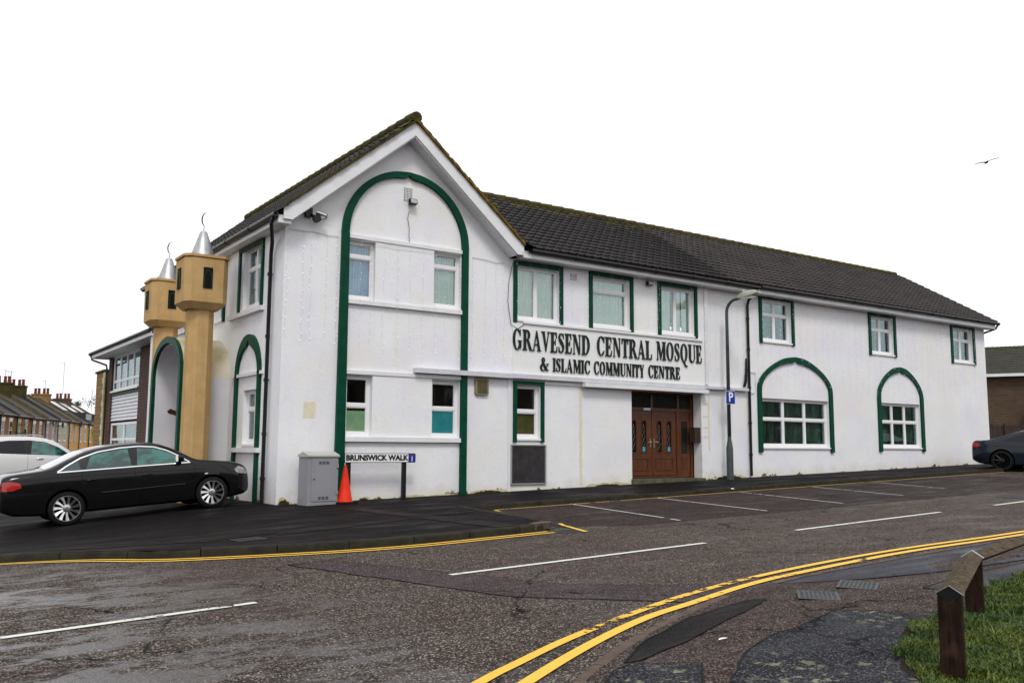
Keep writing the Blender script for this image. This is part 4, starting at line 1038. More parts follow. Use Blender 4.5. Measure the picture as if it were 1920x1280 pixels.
# ---------------------------------------------------------------- serif lettering on the sign board
def arcpts(cx, cy, rx, ry, a0, a1, n=14): return [(cx+rx*math.cos(R(a0+(a1-a0)*i/n)), cy+ry*math.sin(R(a0+(a1-a0)*i/n))) for i in range(n+1)]
def strokep(pts, ws):
    out = []; n = len(pts); L = []; Rr = []
    for i in range(n):
        a, b = pts[max(i-1, 0)], pts[min(i+1, n-1)]; d = Vector((b[0]-a[0], b[1]-a[1])).normalized()
        w_ = ws[i] if isinstance(ws, list) else ws
        L.append((pts[i][0]-d.y*w_/2, pts[i][1]+d.x*w_/2)); Rr.append((pts[i][0]+d.y*w_/2, pts[i][1]-d.x*w_/2))
    return [[L[i], L[i+1], Rr[i+1], Rr[i]] for i in range(n-1)]
T, H, SF = .22, .05, .09
def stem(x, t=T, z0=0, z1=1, s0=1, s1=1):
    o = [[(x, z0), (x+t, z0), (x+t, z1), (x, z1)]]
    if s0: o.append([(x-SF, z0), (x+t+SF, z0), (x+t+SF, z0+.035), (x+t, z0+.07), (x, z0+.07), (x-SF, z0+.035)])
    if s1: o.append([(x-SF, z1-.035), (x, z1-.07), (x+t, z1-.07), (x+t+SF, z1-.035), (x+t+SF, z1), (x-SF, z1)])
    return o
def diag(xa, za, xb, zb, t): return [[(xa, za), (xa+t, za), (xb+t, zb), (xb, zb)]]
def ser(x, z, t, up): return [[(x-SF, z), (x+t+SF, z), (x+t+SF, z+up*.035), (x-SF, z+up*.035)]]
def bowl(cx, cy, rx, ry, tx, ty, a0, a1, n=16):
    o = arcpts(cx, cy, rx, ry, a0, a1, n); i = arcpts(cx, cy, rx-tx, ry-ty, a0, a1, n)
    return [[o[k], o[k+1], i[k+1], i[k]] for k in range(n)]
def tri(*p): return [list(p)]
def G_():
    return {
    'I': (.37, stem(.09)),
    'L': (.66, stem(.09)+[[(.2, 0), (.64, 0), (.64, .06), (.2, .06)]]+tri((.55, .05), (.64, .05), (.66, .30), (.63, .30))),
    'T': (.70, stem(.255, s1=0)+[[(.04, .94), (.66, .94), (.66, 1), (.04, 1)]]+tri((.03, 1), (.03, .70), (.06, .70), (.14, .95))+tri((.67, 1), (.67, .70), (.64, .70), (.56, .95))),
    'E': (.68, stem(.09)+[[(.2, 0), (.62, 0), (.62, .06), (.2, .06)], [(.2, .94), (.6, .94), (.6, 1), (.2, 1)], [(.27, .48), (.46, .48), (.46, .53), (.27, .53)]]+tri((.54, .05), (.62, .05), (.66, .30), (.63, .30))+tri((.6, .96), (.61, .70), (.58, .70), (.5, .96))+tri((.43, .505), (.49, .34), (.49, .67))),
    'N': (.86, [[(.14, 0), (.19, 0), (.19, 1), (.14, 1)]]+ser(.14, 0, .05, 1)+[[(.0, 1), (.0, .965), (.2, .965), (.2, 1)]]+[[(.10, 1), (.31, 1), (.75, .0), (.60, .0)]]+[[(.69, 0), (.745, 0), (.745, 1), (.69, 1)]]+ser(.69, 1, .05, -1)),
    'M': (1.04, [[(.14, 0), (.19, 0), (.19, 1), (.14, 1)]]+ser(.14, 0, .05, 1)+[[(.02, 1), (.02, .965), (.2, .965), (.2, 1)]]+[[(.12, 1), (.33, 1), (.56, .25), (.47, .0)]]+[[(.47, 0), (.52, 0), (.84, 1), (.79, 1)]]+stem(.76)),
    'A': (.80, [[(.08, 0), (.135, 0), (.43, .93), (.375, 1)]]+[[(.35, 1), (.43, 1), (.74, 0), (.53, 0)]]+[[(.2, .29), (.56, .29), (.56, .34), (.2, .34)]]+ser(.07, 0, .06, 1)+ser(.545, 0, .18, 1)),
    'V': (.78, [[(.06, 1), (.27, 1), (.47, .12), (.39, 0)]]+[[(.37, 0), (.43, 0), (.70, 1), (.645, 1)]]+ser(.07, 1, .19, -1)+ser(.645, 1, .05, -1)),
    'Y': (.76, [[(.05, 1), (.26, 1), (.46, .5), (.29, .42)]]+[[(.40, .45), (.46, .45), (.68, 1), (.62, 1)]]+stem(.28, z1=.5, s1=0)+ser(.06, 1, .19, -1)+ser(.625, 1, .05, -1)),
    'O': (.86, bowl(.43, .5, .39, .515, .20, .045, 0, 360, 34)),
    'Q': (.86, bowl(.43, .5, .39, .515, .20, .045, 0, 360, 34)+strokep([(.33, .0), (.46, -.06), (.56, -.2), (.70, -.26), (.84, -.20)], [.05, .13, .13, .09, .03])),
    'C': (.78, bowl(.43, .5, .39, .515, .20, .045, 48, 312, 28)+tri((.66, .9), (.73, 1.0), (.73, .66), (.70, .66), (.62, .85))+tri((.67, .12), (.73, .25), (.70, .27), (.60, .16))),
    'G': (.88, bowl(.43, .5, .39, .515, .20, .045, 48, 322, 28)+tri((.66, .9), (.73, 1.0), (.73, .66), (.70, .66), (.62, .85))+[[(.60, .03), (.79, .09), (.79, .42), (.60, .42)], [(.50, .42), (.86, .42), (.86, .455), (.50, .455)]]),
    'D': (.84, stem(.09)+bowl(.33, .5, .47, .5, .20, .05, -90, 90, 20)+[[(.2, 0), (.34, 0), (.34, .05), (.2, .05)], [(.2, .95), (.34, .95), (.34, 1), (.2, 1)]]),
    'R': (.84, stem(.09)+bowl(.36, .745, .31, .255, .19, .05, -90, 90, 16)+[[(.2, .95), (.37, .95), (.37, 1), (.2, 1)], [(.2, .49), (.37, .49), (.37, .54), (.2, .54)]]+[[(.36, .52), (.55, .50), (.84, .0), (.62, .0)]]+[[(.7, 0), (.88, 0), (.88, .035), (.7, .035)]]),
    'U': (.86, stem(.11, z0=.28, s0=0)+[[(.70, .28), (.755, .28), (.755, 1), (.70, 1)]]+ser(.70, 1, .05, -1)+[[p, q, r_, s_] for p, q, r_, s_ in (lambda o, i: [(o[k_], o[k_+1], i[k_+1], i[k_]) for k_ in range(len(o)-1)])(arcpts(.4325, .3, .3225, .315, 180, 360, 16), arcpts(.50, .3, .20, .245, 180, 360, 16))]),
    'S': (.62, strokep([(.53, .80), (.44, .93), (.31, .975), (.18, .93), (.12, .80), (.16, .67), (.30, .55), (.43, .42), (.51, .28), (.46, .11), (.32, .025), (.18, .06), (.09, .2)], [.03, .04, .05, .10, .16, .19, .21, .21, .18, .12, .05, .04, .03])+tri((.50, .98), (.53, .98), (.54, .70), (.51, .70), (.46, .87))+tri((.07, .02), (.10, .02), (.16, .11), (.10, .3), (.07, .3))),
    '&': (.92, strokep([(.84, .52), (.78, .42), (.66, .2), (.5, .06), (.32, .02), (.16, .1), (.11, .27), (.2, .44), (.40, .60), (.50, .78), (.42, .95), (.30, .95), (.24, .80), (.34, .58), (.58, .22), (.76, .04), (.9, .08)], [.03, .04, .05, .06, .08, .14, .18, .14, .07, .08, .06, .08, .14, .17, .19, .12, .04])+[[(.68, .52), (.94, .52), (.94, .555), (.68, .555)]]),
    }
GL = G_()
def word(txt, x0, x1, zb, h, y, name='letter'):
    tot = sum(GL[c][0] for c in txt)+.05*(len(txt)-1); sx = (x1-x0)/tot; x = x0
    for c in txt:
        w_, polys = GL[c]; m = MB()
        for q, P in enumerate(polys):
            if len(P) < 3: continue
            e = .00012*(q % 30)
            m.prism([(x+p[0]*sx, zb+p[1]*h) for p in P], 'y', y-.032-e, y-.004)
        m.build(name, M['letters'], mosque)
        x += (w_+.05)*sx
by = -.036
word('GRAVESEND', 5.64, 8.02, 4.07, .49, by); word('CENTRAL', 8.24, 10.14, 4.085, .49, by); word('MOSQUE', 10.30, 12.02, 4.10, .49, by)
word('&', 6.45, 6.72, 3.60, .33, by); word('ISLAMIC', 6.84, 8.02, 3.60, .33, by); word('COMMUNITY', 8.14, 9.86, 3.60, .33, by); word('CENTRE', 10.0, 11.17, 3.61, .33, by)

def text_mesh(txt, size, mat, parent, name, loc, offset=.0, sx=1., ext=.002, rot=(R(90), 0, 0)):
    cu = bpy.data.curves.new(name, 'FONT'); cu.body = txt; cu.size = size; cu.extrude = ext; cu.offset = offset; cu.align_x = 'CENTER'; cu.align_y = 'CENTER'; cu.resolution_u = 4
    to = bpy.data.objects.new(name+'_curve', cu); col.objects.link(to)
    bpy.context.view_layer.update()
    me = bpy.data.meshes.new_from_object(to.evaluated_get(bpy.context.evaluated_depsgraph_get()))
    bpy.data.objects.remove(to); me.materials.clear(); me.materials.append(mat); me.name = name
    o = bpy.data.objects.new(name, me); col.objects.link(o); o.parent = parent; o.location = loc; o.rotation_euler = rot; o.scale = (sx, 1, 1)
    return o
def rrect(x0, z0, x1, z1, r_, n=5):
    out = []
    for cx, cz, a in ((x1-r_, z0+r_, -90), (x1-r_, z1-r_, 0), (x0+r_, z1-r_, 90), (x0+r_, z0+r_, 180)): out += arcpts(cx, cz, r_, r_, a, a+90, n)
    return out

# ---------------------------------------------------------------- street furniture in front of the building
# street name plate on two posts
t = thing('street_sign', 'low white street name plate on two black posts beside the orange cone', 'street sign', (2.10, -.32, 0))
m = MB(); m.box(-.76, -.03, .3, -.67, .03, 1.44); m.build('post', M['black'], t)
m = MB(); m.box(.52, -.03, .3, .61, .03, 1.44); m.build('post', M['black'], t)
m = MB(); m.prism(rrect(-.82, 1.425, .82, 1.62, .03), 'y', -.046, -.031); m.build('back_plate', M['black'], t)
m = MB(); m.prism(rrect(-.808, 1.438, .645, 1.608, .02), 'y', -.05, -.0461); pl_ = m.build('name_plate', M['signwhite'], t)
m = MB(); m.prism(rrect(.652, 1.438, .808, 1.608, .02), 'y', -.05, -.0461); m.build('symbol_plate', M['signblue'], t)
m = MB(); m.box(.722, -.0525, 1.45, .742, -.0501, 1.555); m.build('symbol_stem', M['signwhite'], t)
m = MB(); m.box(.690, -.0535, 1.556, .774, -.0501, 1.585); m.build('symbol_bar', M['signred'], t)
text_mesh('BRUNSWICK WALK', .152, M['black'], t, 'lettering', (-.082, -.0515, 1.523), .0075, 1.05)
# cone
t = thing('traffic_cone', 'orange traffic cone on a black base between the grey cabinet and the street name plate', 'traffic cone', (1.22, -.55, pave_z(1.22, -.55)))
m = MB(); m.prism(rrect(-.21, -.21, .21, .21, .05), 'z', .0, .035); m.build('base', M['rubber'], t)
m = MB(); m.lathe([(.165, .035), (.16, .05), (.145, .075), (.038, .68), (.036, .70), (.028, .71)], (0, 0, 0), n=28); m.build('cone_body', M['cone'], t, angle=40)
m = MB(); m.lathe([(.026, .71), (.030, .715), (.030, .745), (.02, .75)], (0, 0, 0), n=16); m.build('tip', M['cone'], t)
# cabinet
t = thing('utility_cabinet', 'grey steel utility cabinet with a sloping lid beside the orange cone', 'cabinet', (.70, -.42, pave_z(.7, -.4)))
t.rotation_euler = (0, 0, R(4))
m = MB(); m.box(-.33, -.20, -.05, .33, .20, .93); m.box(-.34, -.21, -.05, .34, .21, .03); m.build('body', M['cabinet'], t)
m = MB(); m.prism([(-.225, .932), (.225, .932), (.225, .965), (.0, 1.035), (-.225, .965)], 'x', -.35, .35); m.build('lid', simple('cabinet_lid', (.42, .42, .40), .5), t)
m = MB(); m.box(-.25, -.212, .07, .30, -.2005, .90); d = m.build('door', M['cabinet'], t)
m = MB()
for z in (.115, .145, .80, .83):
    for x in (-.10, -.02, .06): m.box(x, -.222, z, x+.055, -.2125, z+.014)
m.build('louvres', M['lampgrey'], d)
m = MB(); m.lathe([(.014, -.008), (.014, 0)], (-.2, -.213, .5), 'y', 12); m.build('lock', M['black'], d)
for z in (.2, .72):
    m = MB(); m.box(.285, -.228, z, .325, -.2125, z+.07); m.build('hinge', M['cabinet'], d)

# lamp post with its parking sign
lx, ly = 12.72, -.36
t = thing('street_lamp', 'grey street lamp with a bent arm and boxy lantern near the brown doors', 'street lamp', (lx, ly, 0))
m = MB(); m.lathe([(.095, .6), (.095, 1.75), (.088, 1.82), (.056, 2.0), (.054, 2.1)], (0, 0, 0), n=16); m.build('base', M['lampgrey'], t, angle=40)
m = MB(); pts = [(0, 0, 2.0), (0, 0, 5.55)]+[(0.0+.02*math.sin(a), -.32*(1-math.cos(a)), 5.55+.32*math.sin(a)) for a in [R(90*i/8) for i in range(1, 9)]]+[(.02, -.50, 5.90)]
m.tube(pts, [.054]*1+[.045]*1+[.043]*8+[.038], 12); m.build('pole', M['lampgrey'], t, smooth=True)
lm = simple('lantern_shell', (.42, .43, .36), .5, var=.2)
m = MB(); v = []
for y, w_, z0, z1 in ((-.42, .05, 5.86, 5.95), (-.52, .09, 5.84, 6.0), (-.75, .12, 5.85, 6.03), (-1.0, .11, 5.89, 6.04), (-1.10, .06, 5.93, 6.02)):
    v += [(-w_, y, z0+.02), (w_, y, z0+.02), (w_, y, z1-.04), (w_*.6, y, z1), (-w_*.6, y, z1), (-w_, y, z1-.04)]
f = [(i*6+j, i*6+(j+1) % 6, (i+1)*6+(j+1) % 6, (i+1)*6+j) for i in range(4) for j in range(6)]+[tuple(range(6)), tuple(24+j for j in range(5, -1, -1))]
m.add(v, f); la = m.build('lantern', lm, t, angle=50)
m = MB(); m.lathe([(.035, 0), (.035, .05), (.02, .075)], (0, -.62, 6.02), n=12); m.build('photocell', lm, la)
m = MB(); m.box(-.085, -.98, 5.845, .085, -.58, 5.869); m.build('diffuser', M['signwhite'], la)
t = thing('parking_sign', 'blue square sign with a white P on the grey lamp post', 'sign', (lx, ly-.06, 0))
m = MB(); m.prism(rrect(-.185, 2.985, .185, 3.35, .025), 'y', -.012, -.006); m.build('back', M['signwhite'], t)
m = MB(); m.prism(rrect(-.175, 2.995, .175, 3.34, .02), 'y', -.015, -.0121); m.build('face', M['signblue'], t)
text_mesh('P', .36, M['signwhite'], t, 'lettering', (0.005, -.0185, 3.168), .007)
m = MB(); m.box(-.06, -.0055, 3.05, .06, .065, 3.07); m.box(-.06, -.0055, 3.26, .06, .065, 3.28); m.build('bracket', M['galv'], t)

# security camera, flood lights, letterbox, kerb junction box
t = thing('security_camera', 'silver tube camera on a black bracket under the left end of the gable board', 'camera', (.52, 0, 6.5))
m = MB(); m.box(-.12, -.10, -.03, .02, -.001, .16); m.build('mount', M['black'], t)
m = MB(); m.tube([(-.02, -.08, .02), (.06, -.16, -.04)], .03, 8); m.lathe([(.085, -.06), (.085, .02), (.06, .05)], (.08, -.16, -.07), 'y', 14); m.build('dome', M['black'], t, angle=40)
m = MB(); m.tube([(.06, -.2, .06), (.26, -.24, .0)], .042, 12); b_ = m.build('barrel', M['alloy'], t, angle=40)
m = MB(); m.tube([(.262, -.2404, -.0006), (.275, -.243, -.004)], .044, 12); m.build('lens_ring', M['black'], b_)
m = MB(); m.tube([(.1, -.15, -.04), (.2, -.10, -.06), (.34, -.03, .0), (.38, -.005, .03)], .008, 6); m.build('cable', M['cable'], t)
def flood(name, label, x, z, s=1.):
    t = thing(name, label, 'light', (x, 0, z))
    m = MB(); m.tube([(0, 0, 0), (0, -.05*s, .0)], .02*s, 8); m.box(-.05*s, -.055*s, -.01, .09*s, -.045*s, .01); m.build('arm', M['black'], t)
    m = MB(); m.prism([(-.16*s, -.055*s), (-.13*s, .06*s), (-.05*s, .05*s), (-.05*s, -.07*s)], 'x', -.06*s, .12*s); b = m.build('housing', M['black'], t)
    m = MB(); m.prism([(-.163*s, -.045*s), (-.136*s, .05*s), (-.133*s, .05*s), (-.160*s, -.045*s)], 'x', -.045*s, .105*s); m.build('lens', M['galv'], b)
flood('flood_light', 'small dark flood light below the air vent inside the gable arch', 2.86, 7.18)
flood('flood_light', 'small dark flood light under the eaves between two upper windows above the sign', 10.02, 6.12)
t = thing('letterbox', 'dark brown letterbox on the right jamb of the entrance', 'letterbox', (12.02, .14, 2.12))
m = MB(); m.box(-.22, -.10, -.18, -.001, .10, .20); m.build('box', simple('letterbox_brown', (.05, .035, .025), .5), t)
m = MB(); m.box(-.235, -.11, .2005, .0, .115, .215); m.build('lid', simple('letterbox_lid', (.07, .05, .035), .5), t)
m = MB()
for z in (-.08, 0, .08): m.box(-.15, -.106, z, -.06, -.1005, z+.02)
m.build('slots', M['black'], t)
# loose cables and a bracket on the wall
t = thing('cable_bundle', 'black cables looping behind the downpipe beside the lamp post', 'cable', (13.9, 0, 0))
m = MB()
for i in range(4): m.tube([(-.02-.01*i, -.03, 4.35), (-.03-.02*i, -.05, 4.0), (-.06-.03*i, -.06, 3.7), (-.12-.03*i, -.05, 3.52)], .012, 6)
m.build('cables', M['black'], t)
m = MB(); m.tube([(.10, -.03, 3.98), (.36, -.03, 3.96), (.36, -.03, 3.50), (.26, -.03, 3.36), (-.02, -.03, 3.40)], .012, 6); m.build('conduit', M['gpvc'], t)
m = MB()
t = tag(MB().tube([(5.7, -.40, 6.33), (5.64, -.05, 6.12), (5.55, -.03, 5.7), (5.52, -.03, 5.2), (5.58, -.03, 4.85), (5.62, -.03, 4.65), (5.80, -.045, 4.56), (5.98, -.05, 4.68)], .008, 6).build('loose_cable', M['cable']), 'thin loose cable hanging down the wall left of the first upper window', 'cable')
t = tag(MB().tube([(2.84, -.02, 6.98), (2.80, -.03, 6.8), (2.85, -.02, 6.6), (2.84, -.03, 6.42), (2.86, -.03, 6.26)], .007, 6).build('loose_cable', M['cable']), 'thin grey cable hanging below the flood light in the gable arch', 'cable')

# strings of fairy lights
def strands(label, x0, x1, topf, botf, step, seed, y=-.03, k=1.):
    t = thing('light_curtain', label, 'fairy lights', (x0, 0, 0), 0, 'fairy light curtains on the white front')
    rr = random.Random(seed); n = int((x1-x0)/step); m = MB(); mc = MB(); cab = []
    for i in range(n+1):
        x = (x1-x0)*i/max(1, n)+rr.uniform(-.05, .05); zt = topf(x+x0); zb = botf(x+x0)+rr.uniform(-.12, .12)
        cab.append((x, y+.01, zt+rr.uniform(0, .05))); z = zt-rr.uniform(.05, .3); P = [(x, y+.012, zt)]
        while z > zb:
            bx, r_ = x+rr.uniform(-.03, .03), rr.choice([.0055, .007, .009])*k
            m.add([(bx-r_, y, z), (bx+r_, y, z), (bx, y-r_, z), (bx, y+r_, z), (bx, y, z-r_*1.2), (bx, y, z+r_*1.2)], [(0, 2, 5), (2, 1, 5), (1, 3, 5), (3, 0, 5), (2, 0, 4), (1, 2, 4), (3, 1, 4), (0, 3, 4)])
            P.append((bx, y+.012, z)); z -= rr.uniform(.06, .26)
        if len(P) > 1: mc.tube(P, .0016, 3, cap=False)
    mc.tube(cab, .0055, 5)
    mc.build('wire', simple('clear_wire', (.55, .54, .54), .5) if 'clear_wire' not in bpy.data.materials else bpy.data.materials['clear_wire'], t); tag(m.build('bulbs', M['bulb'], t), kind='stuff')
strands('fairy light curtain on the white wall left of the green gable pilaster', .10, 1.15, lambda x: 6.14, lambda x: 3.75, .26, 1, k=1.15)
strands('fairy light curtain hanging inside the green gable arch over two windows', 1.6, 4.1, lambda x: 6.1, lambda x: 3.62, .31, 2, -.095)
strands('fairy light curtain between the gable arch and the first window above the sign', 4.55, 5.45, lambda x: 6.12-.05*(x-4.5), lambda x: 3.62, .28, 3)
strands('fairy light curtain under the eaves above the green serif lettering', 5.8, 12.1, lambda x: 6.22, lambda x: 4.8, .42, 4, -.075)
strands('fairy light curtain on the wall either side of the street lamp head', 12.4, 13.8, lambda x: 6.18, lambda x: 3.6, .24, 5)
strands('fairy light curtain across the right hand wing above the two green arches', 14.3, 26.9, lambda x: 6.2, lambda x: 3.5, .34, 6, -.07, 1.0)

# timber knee rail in the verge: posts with a square rail set on edge
rp = [Vector((-1.50, -14.70, 0)), Vector((.33, -13.84, 0)), Vector((3.3, -13.05, 0))]
t = thing('knee_rail_fence', 'low weathered timber rail on square posts at the edge of the grass verge', 'fence', (rp[0].x, rp[0].y, 0))
def diamond(a, b, w_, ext0=0., ext1=0.):
    d = (b-a).normalized(); s = Vector((-d.y, d.x, 0)).normalized(); a = a-d*ext0; b = b+d*ext1
    v = []; n = 24
    for i in range(n+1):
        p = a+(b-a)*i/n; k_ = 1+.02*noise.noise(p*3)
        v += [p+Vector((0, 0, w_*.66*k_)), p+s*w_*k_, p-Vector((0, 0, w_*.66)), p-s*w_*k_]
    f = [(i*4+j, i*4+(j+1) % 4, (i+1)*4+(j+1) % 4, (i+1)*4+j) for i in range(n) for j in range(4)]+[(3, 2, 1, 0), tuple(n*4+j for j in range(4))]
    return v, f
zr = .905
for i in range(2):
    a, b = (rp[i]-rp[0]), (rp[i+1]-rp[0]); a = Vector((a.x, a.y, zr+.0*i)); b = Vector((b.x, b.y, zr+.01*(i+1)))
    v, f = diamond(a, b, .072, .05 if i == 0 else -.035, .0 if i == 0 else .05); m = MB(); m.add(v, f); m.build('rail', M['rail'], t)
for i, p in enumerate(rp):
    q = p-rp[0]; d = (rp[min(i+1, 2)]-rp[max(i-1, 0)]) if i != 1 else (rp[1]-rp[0]); an = math.atan2(d.y, d.x); w_ = .062
    zt = zr-.0; m = MB(); v = []
    zb_ = near_z(p.x, p.y)-.3
    c_, s_ = math.cos(an), math.sin(an)
    L_ = lambda x, y, z: (q.x+x*c_-y*s_, q.y+x*s_+y*c_, z)
    prof = [(-w_, zb_), (w_, zb_), (w_, zt-.005), (0, zt-.052), (-w_, zt-.005)]
    # V notch on top carries the rail
    v = [L_(-w_, y, z) for y, z in prof]+[L_(w_, y, z) for y, z in prof]; n = 5
    m.add(v, [tuple(range(n-1, -1, -1)), tuple(range(n, 2*n))]+[(k_, (k_+1) % n, (k_+1) % n+n, k_+n) for k_ in range(n)])
    m.build('post', M['timber'], t)
for a, b, w_, mt, nm in ((-.058, -.046, .0745, 'galv', 'end_band'), (-.066, -.0585, .071, 'rubber', 'end_plate')):
    d_ = (rp[1]-rp[0]).normalized(); v, f = diamond(Vector((0, 0, zr))+d_*a, Vector((0, 0, zr))+d_*b, w_); m = MB(); m.add(v, f); m.build(nm, M[mt], t)
L_ = (rp[1]-rp[0]); v, f = diamond(Vector((L_.x, L_.y, zr+.01))-L_.normalized()*.065, Vector((L_.x, L_.y, zr+.01))-L_.normalized()*.005, .079); m = MB(); m.add(v, f); m.build('joint_band', M['galv'], t)

# gull-like bird gliding, far up to the right
t = thing('bird', 'dark bird gliding with spread wings high in the white sky at right', 'bird', (32.5, 2.3, 14.28), R(60))
t.rotation_euler = (R(-16), R(5), R(55)); t.scale = (.8, .8, .8)
m = MB(); m.tube([(-.18, 0, 0), (-.1, 0, -.01), (0, 0, -.02), (.12, 0, 0), (.2, 0, .02)], [.02, .045, .06, .045, .015], 8); m.build('body', M['bird'], t)
for s in (-1, 1):
    m = MB(); v = []; 
    for u, c0, c1, z in ((0, -.09, .08, .0), (.25, -.06, .09, .05), (.5, -.08, .05, .06), (.72, -.10, -.03, .03)):
        v += [(c0, s*u, z), (c1, s*u, z), ((c0+c1)/2, s*u, z+.018)]
    f = []
    for i in range(3):
        for a, b in ((0, 1), (1, 2), (2, 0)): f.append((i*3+a, i*3+b, (i+1)*3+b, (i+1)*3+a))
    m.add(v, f+[(0, 1, 2), (9, 10, 11)]); m.build('wing', M['bird'], t)

# ---------------------------------------------------------------- cars
class Car:
    def __init__(s, P): s.P = P; s.top = catmull(P['top'], 5); s.belt = P['belt']; s.wid = catmull(P['wid'], 5); s.x0, s.x1 = P['top'][0][0], P['top'][-1][0]
    def zt(s, x): return interp(s.top, x)
    def W(s, x): return interp(s.wid, x)
    def sec(s, x):
        P = s.P; zt = s.zt(x); W = s.W(x); zb0 = interp(P['bot'], x); zb = min(interp(s.belt, x), zt-.012); zl = zb0
        h = zb-zl; d = zt-zb; ed = min(.055, d*.35)
        Wb = W*.955; Wr = Wb-max(0, d)*P.get('tumble', .42)-.012
        raw = [(0, zl), (W*.6, zl), (W*.88, zl+.01), (W*.955, zl+.055), (W*.985, zl+h*.25), (W, zl+h*.52), (W*.998, zl+h*.68), (W*.988, zl+h*.80), (W*.975, zl+h*.93), (Wb, zb),
               (Wb-(Wb-Wr)*.33, zb+(d-ed)*.36), (Wb-(Wb-Wr)*.68, zb+(d-ed)*.72), (Wr, zt-ed), (Wr*.93, zt-ed*.45), (Wr*.75, zt-ed*.12), (Wr*.4, zt-ed*.0), (0, zt+.004)]
        return raw
    def side_y(s, x, z):
        r_ = s.sec(x)[3:13]
        for (y0, z0), (y1, z1) in zip(r_, r_[1:]):
            if z <= z1: 
                t = (z-z0)/max(1e-6, z1-z0); return y0+(y1-y0)*max(0, t)
        return r_[-1][0]
    def body(s, root, mat):
        N = 110; v = []; f = []; xs_ = [s.x0+(s.x1-s.x0)*(.5-.5*math.cos(math.pi*i/N))*.55+(s.x1-s.x0)*(i/N)*.45 for i in range(N+1)]
        n = 0
        for x in xs_:
            h = s.sec(x); ring = [(y, z) for y, z in h]+[(-y, z) for y, z in reversed(h[1:-1])]; n = len(ring)
            v += [(x, y, z) for y, z in ring]
        for i in range(N):
            for j in range(n): f.append((i*n+j, i*n+(j+1) % n, (i+1)*n+(j+1) % n, (i+1)*n+j))
        f += [tuple(range(n-1, -1, -1)), tuple(N*n+j for j in range(n))]
        m = MB(); m.add(v, f); o = m.build('body', [mat, M['cardark']], None, angle=38)
        # wheel arches cut out of the shell
        c = MB(); ar = s.P['wr']+.045
        for wx in s.P['wx']:
            for sg in (-1, 1): c.lathe([(ar, .56), (ar, 1.3)] if sg > 0 else [(ar, -1.3), (ar, -.56)], (wx, 0, s.P['wr']), 'y', 40)
        co = c.build('arch_cutter', M['cardark'])
        md = o.modifiers.new('cut', 'BOOLEAN'); md.operation = 'DIFFERENCE'; md.object = co; md.solver = 'EXACT'
        bpy.context.view_layer.update(); me = bpy.data.meshes.new_from_object(o.evaluated_get(bpy.context.evaluated_depsgraph_get()))
        o.modifiers.clear(); o.data = me; o.parent = root; bpy.data.objects.remove(co)
        me.polygons.foreach_set('use_smooth', [True]*len(me.polygons))
        try: me.set_sharp_from_angle(angle=R(38))
        except Exception: pass
        for p in me.polygons:      # the hollow of each arch is dark
            c_ = p.center
            for wx in s.P['wx']:
                if abs(c_.y) > .5 and abs(c_.y) < s.W(c_.x)-.008 and math.hypot(c_.x-wx, c_.z-s.P['wr']) < ar+.01: p.material_index = 1
        return o
    def patch(s, x0, x1, lo, hi, side, off_=.004, nx=26, nz=6, mb=None):
        m = mb or MB(); v = []; f = []
        for i in range(nx+1):
            x = x0+(x1-x0)*i/nx; a, b = lo(x), hi(x)
            for j in range(nz+1):
                z = a+(b-a)*j/nz; v.append((x, side*(s.side_y(x, z)+off_), z))
        for i in range(nx):
            for j in range(nz): f.append((i*(nz+1)+j, (i+1)*(nz+1)+j, (i+1)*(nz+1)+j+1, i*(nz+1)+j+1))
        m.add(v, f); return m
    def poly_patch(s, P, side, off_=.004, nx=30, nz=6, mb=None):
        # P: closed polygon (x,z), convex in x-columns
        x0, x1 = min(p[0] for p in P), max(p[0] for p in P)
        def hit(x):
            z = []; n = len(P)
            for i in range(n):
                a, b = P[i], P[(i+1) % n]
                if min(a[0], b[0]) <= x <= max(a[0], b[0]) and a[0] != b[0]: z.append(a[1]+(b[1]-a[1])*(x-a[0])/(b[0]-a[0]))
            return (min(z), max(z)) if z else (0, 0)
        e = 1e-4; return s.patch(x0+e, x1-e, lambda x: hit(x)[0], lambda x: hit(x)[1], side, off_, nx, nz, mb)
    def line(s, pts, side, w_=.008, off_=.0035, mb=None):
        m = mb or MB(); P = []
        for a, b in zip(pts, pts[1:]):
            n = max(1, int(math.hypot(b[0]-a[0], b[1]-a[1])/.05)); P += [(a[0]+(b[0]-a[0])*k_/n, a[1]+(b[1]-a[1])*k_/n) for k_ in range(n)]
        P.append(pts[-1]); v = []; f = []
        for i, p in enumerate(P):
            a, b = P[max(i-1, 0)], P[min(i+1, len(P)-1)]; d = Vector((b[0]-a[0], b[1]-a[1])).normalized(); nx_, nz_ = -d.y*w_/2, d.x*w_/2
            for sx, sz in ((p[0]-nx_, p[1]-nz_), (p[0]+nx_, p[1]+nz_)): v.append((sx, side*(s.side_y(sx, sz)+off_), sz))
        for i in range(len(P)-1): f.append((2*i, 2*i+1, 2*i+3, 2*i+2))
        m.add(v, f); return m
    def top_patch(s, xa, xb, fw_, mat, name, root, off_=.005):
        v = []; f = []; nx, ny = 14, 14
        for i in range(nx+1):
            x = xa+(xb-xa)*i/nx; h = s.sec(x)[12:]; hw = h[0][0]*fw_
            for j in range(ny+1):
                y = -hw+2*hw*j/ny; a = abs(y); z = None
                pts = sorted([(q[0], q[1]) for q in h]); z = interp(pts, a); v.append((x, y, z+off_))
        for i in range(nx):
            for j in range(ny): f.append((i*(ny+1)+j, (i+1)*(ny+1)+j, (i+1)*(ny+1)+j+1, i*(ny+1)+j+1))
        m = MB(); m.add(v, f); return m.build(name, mat, root, smooth=True)
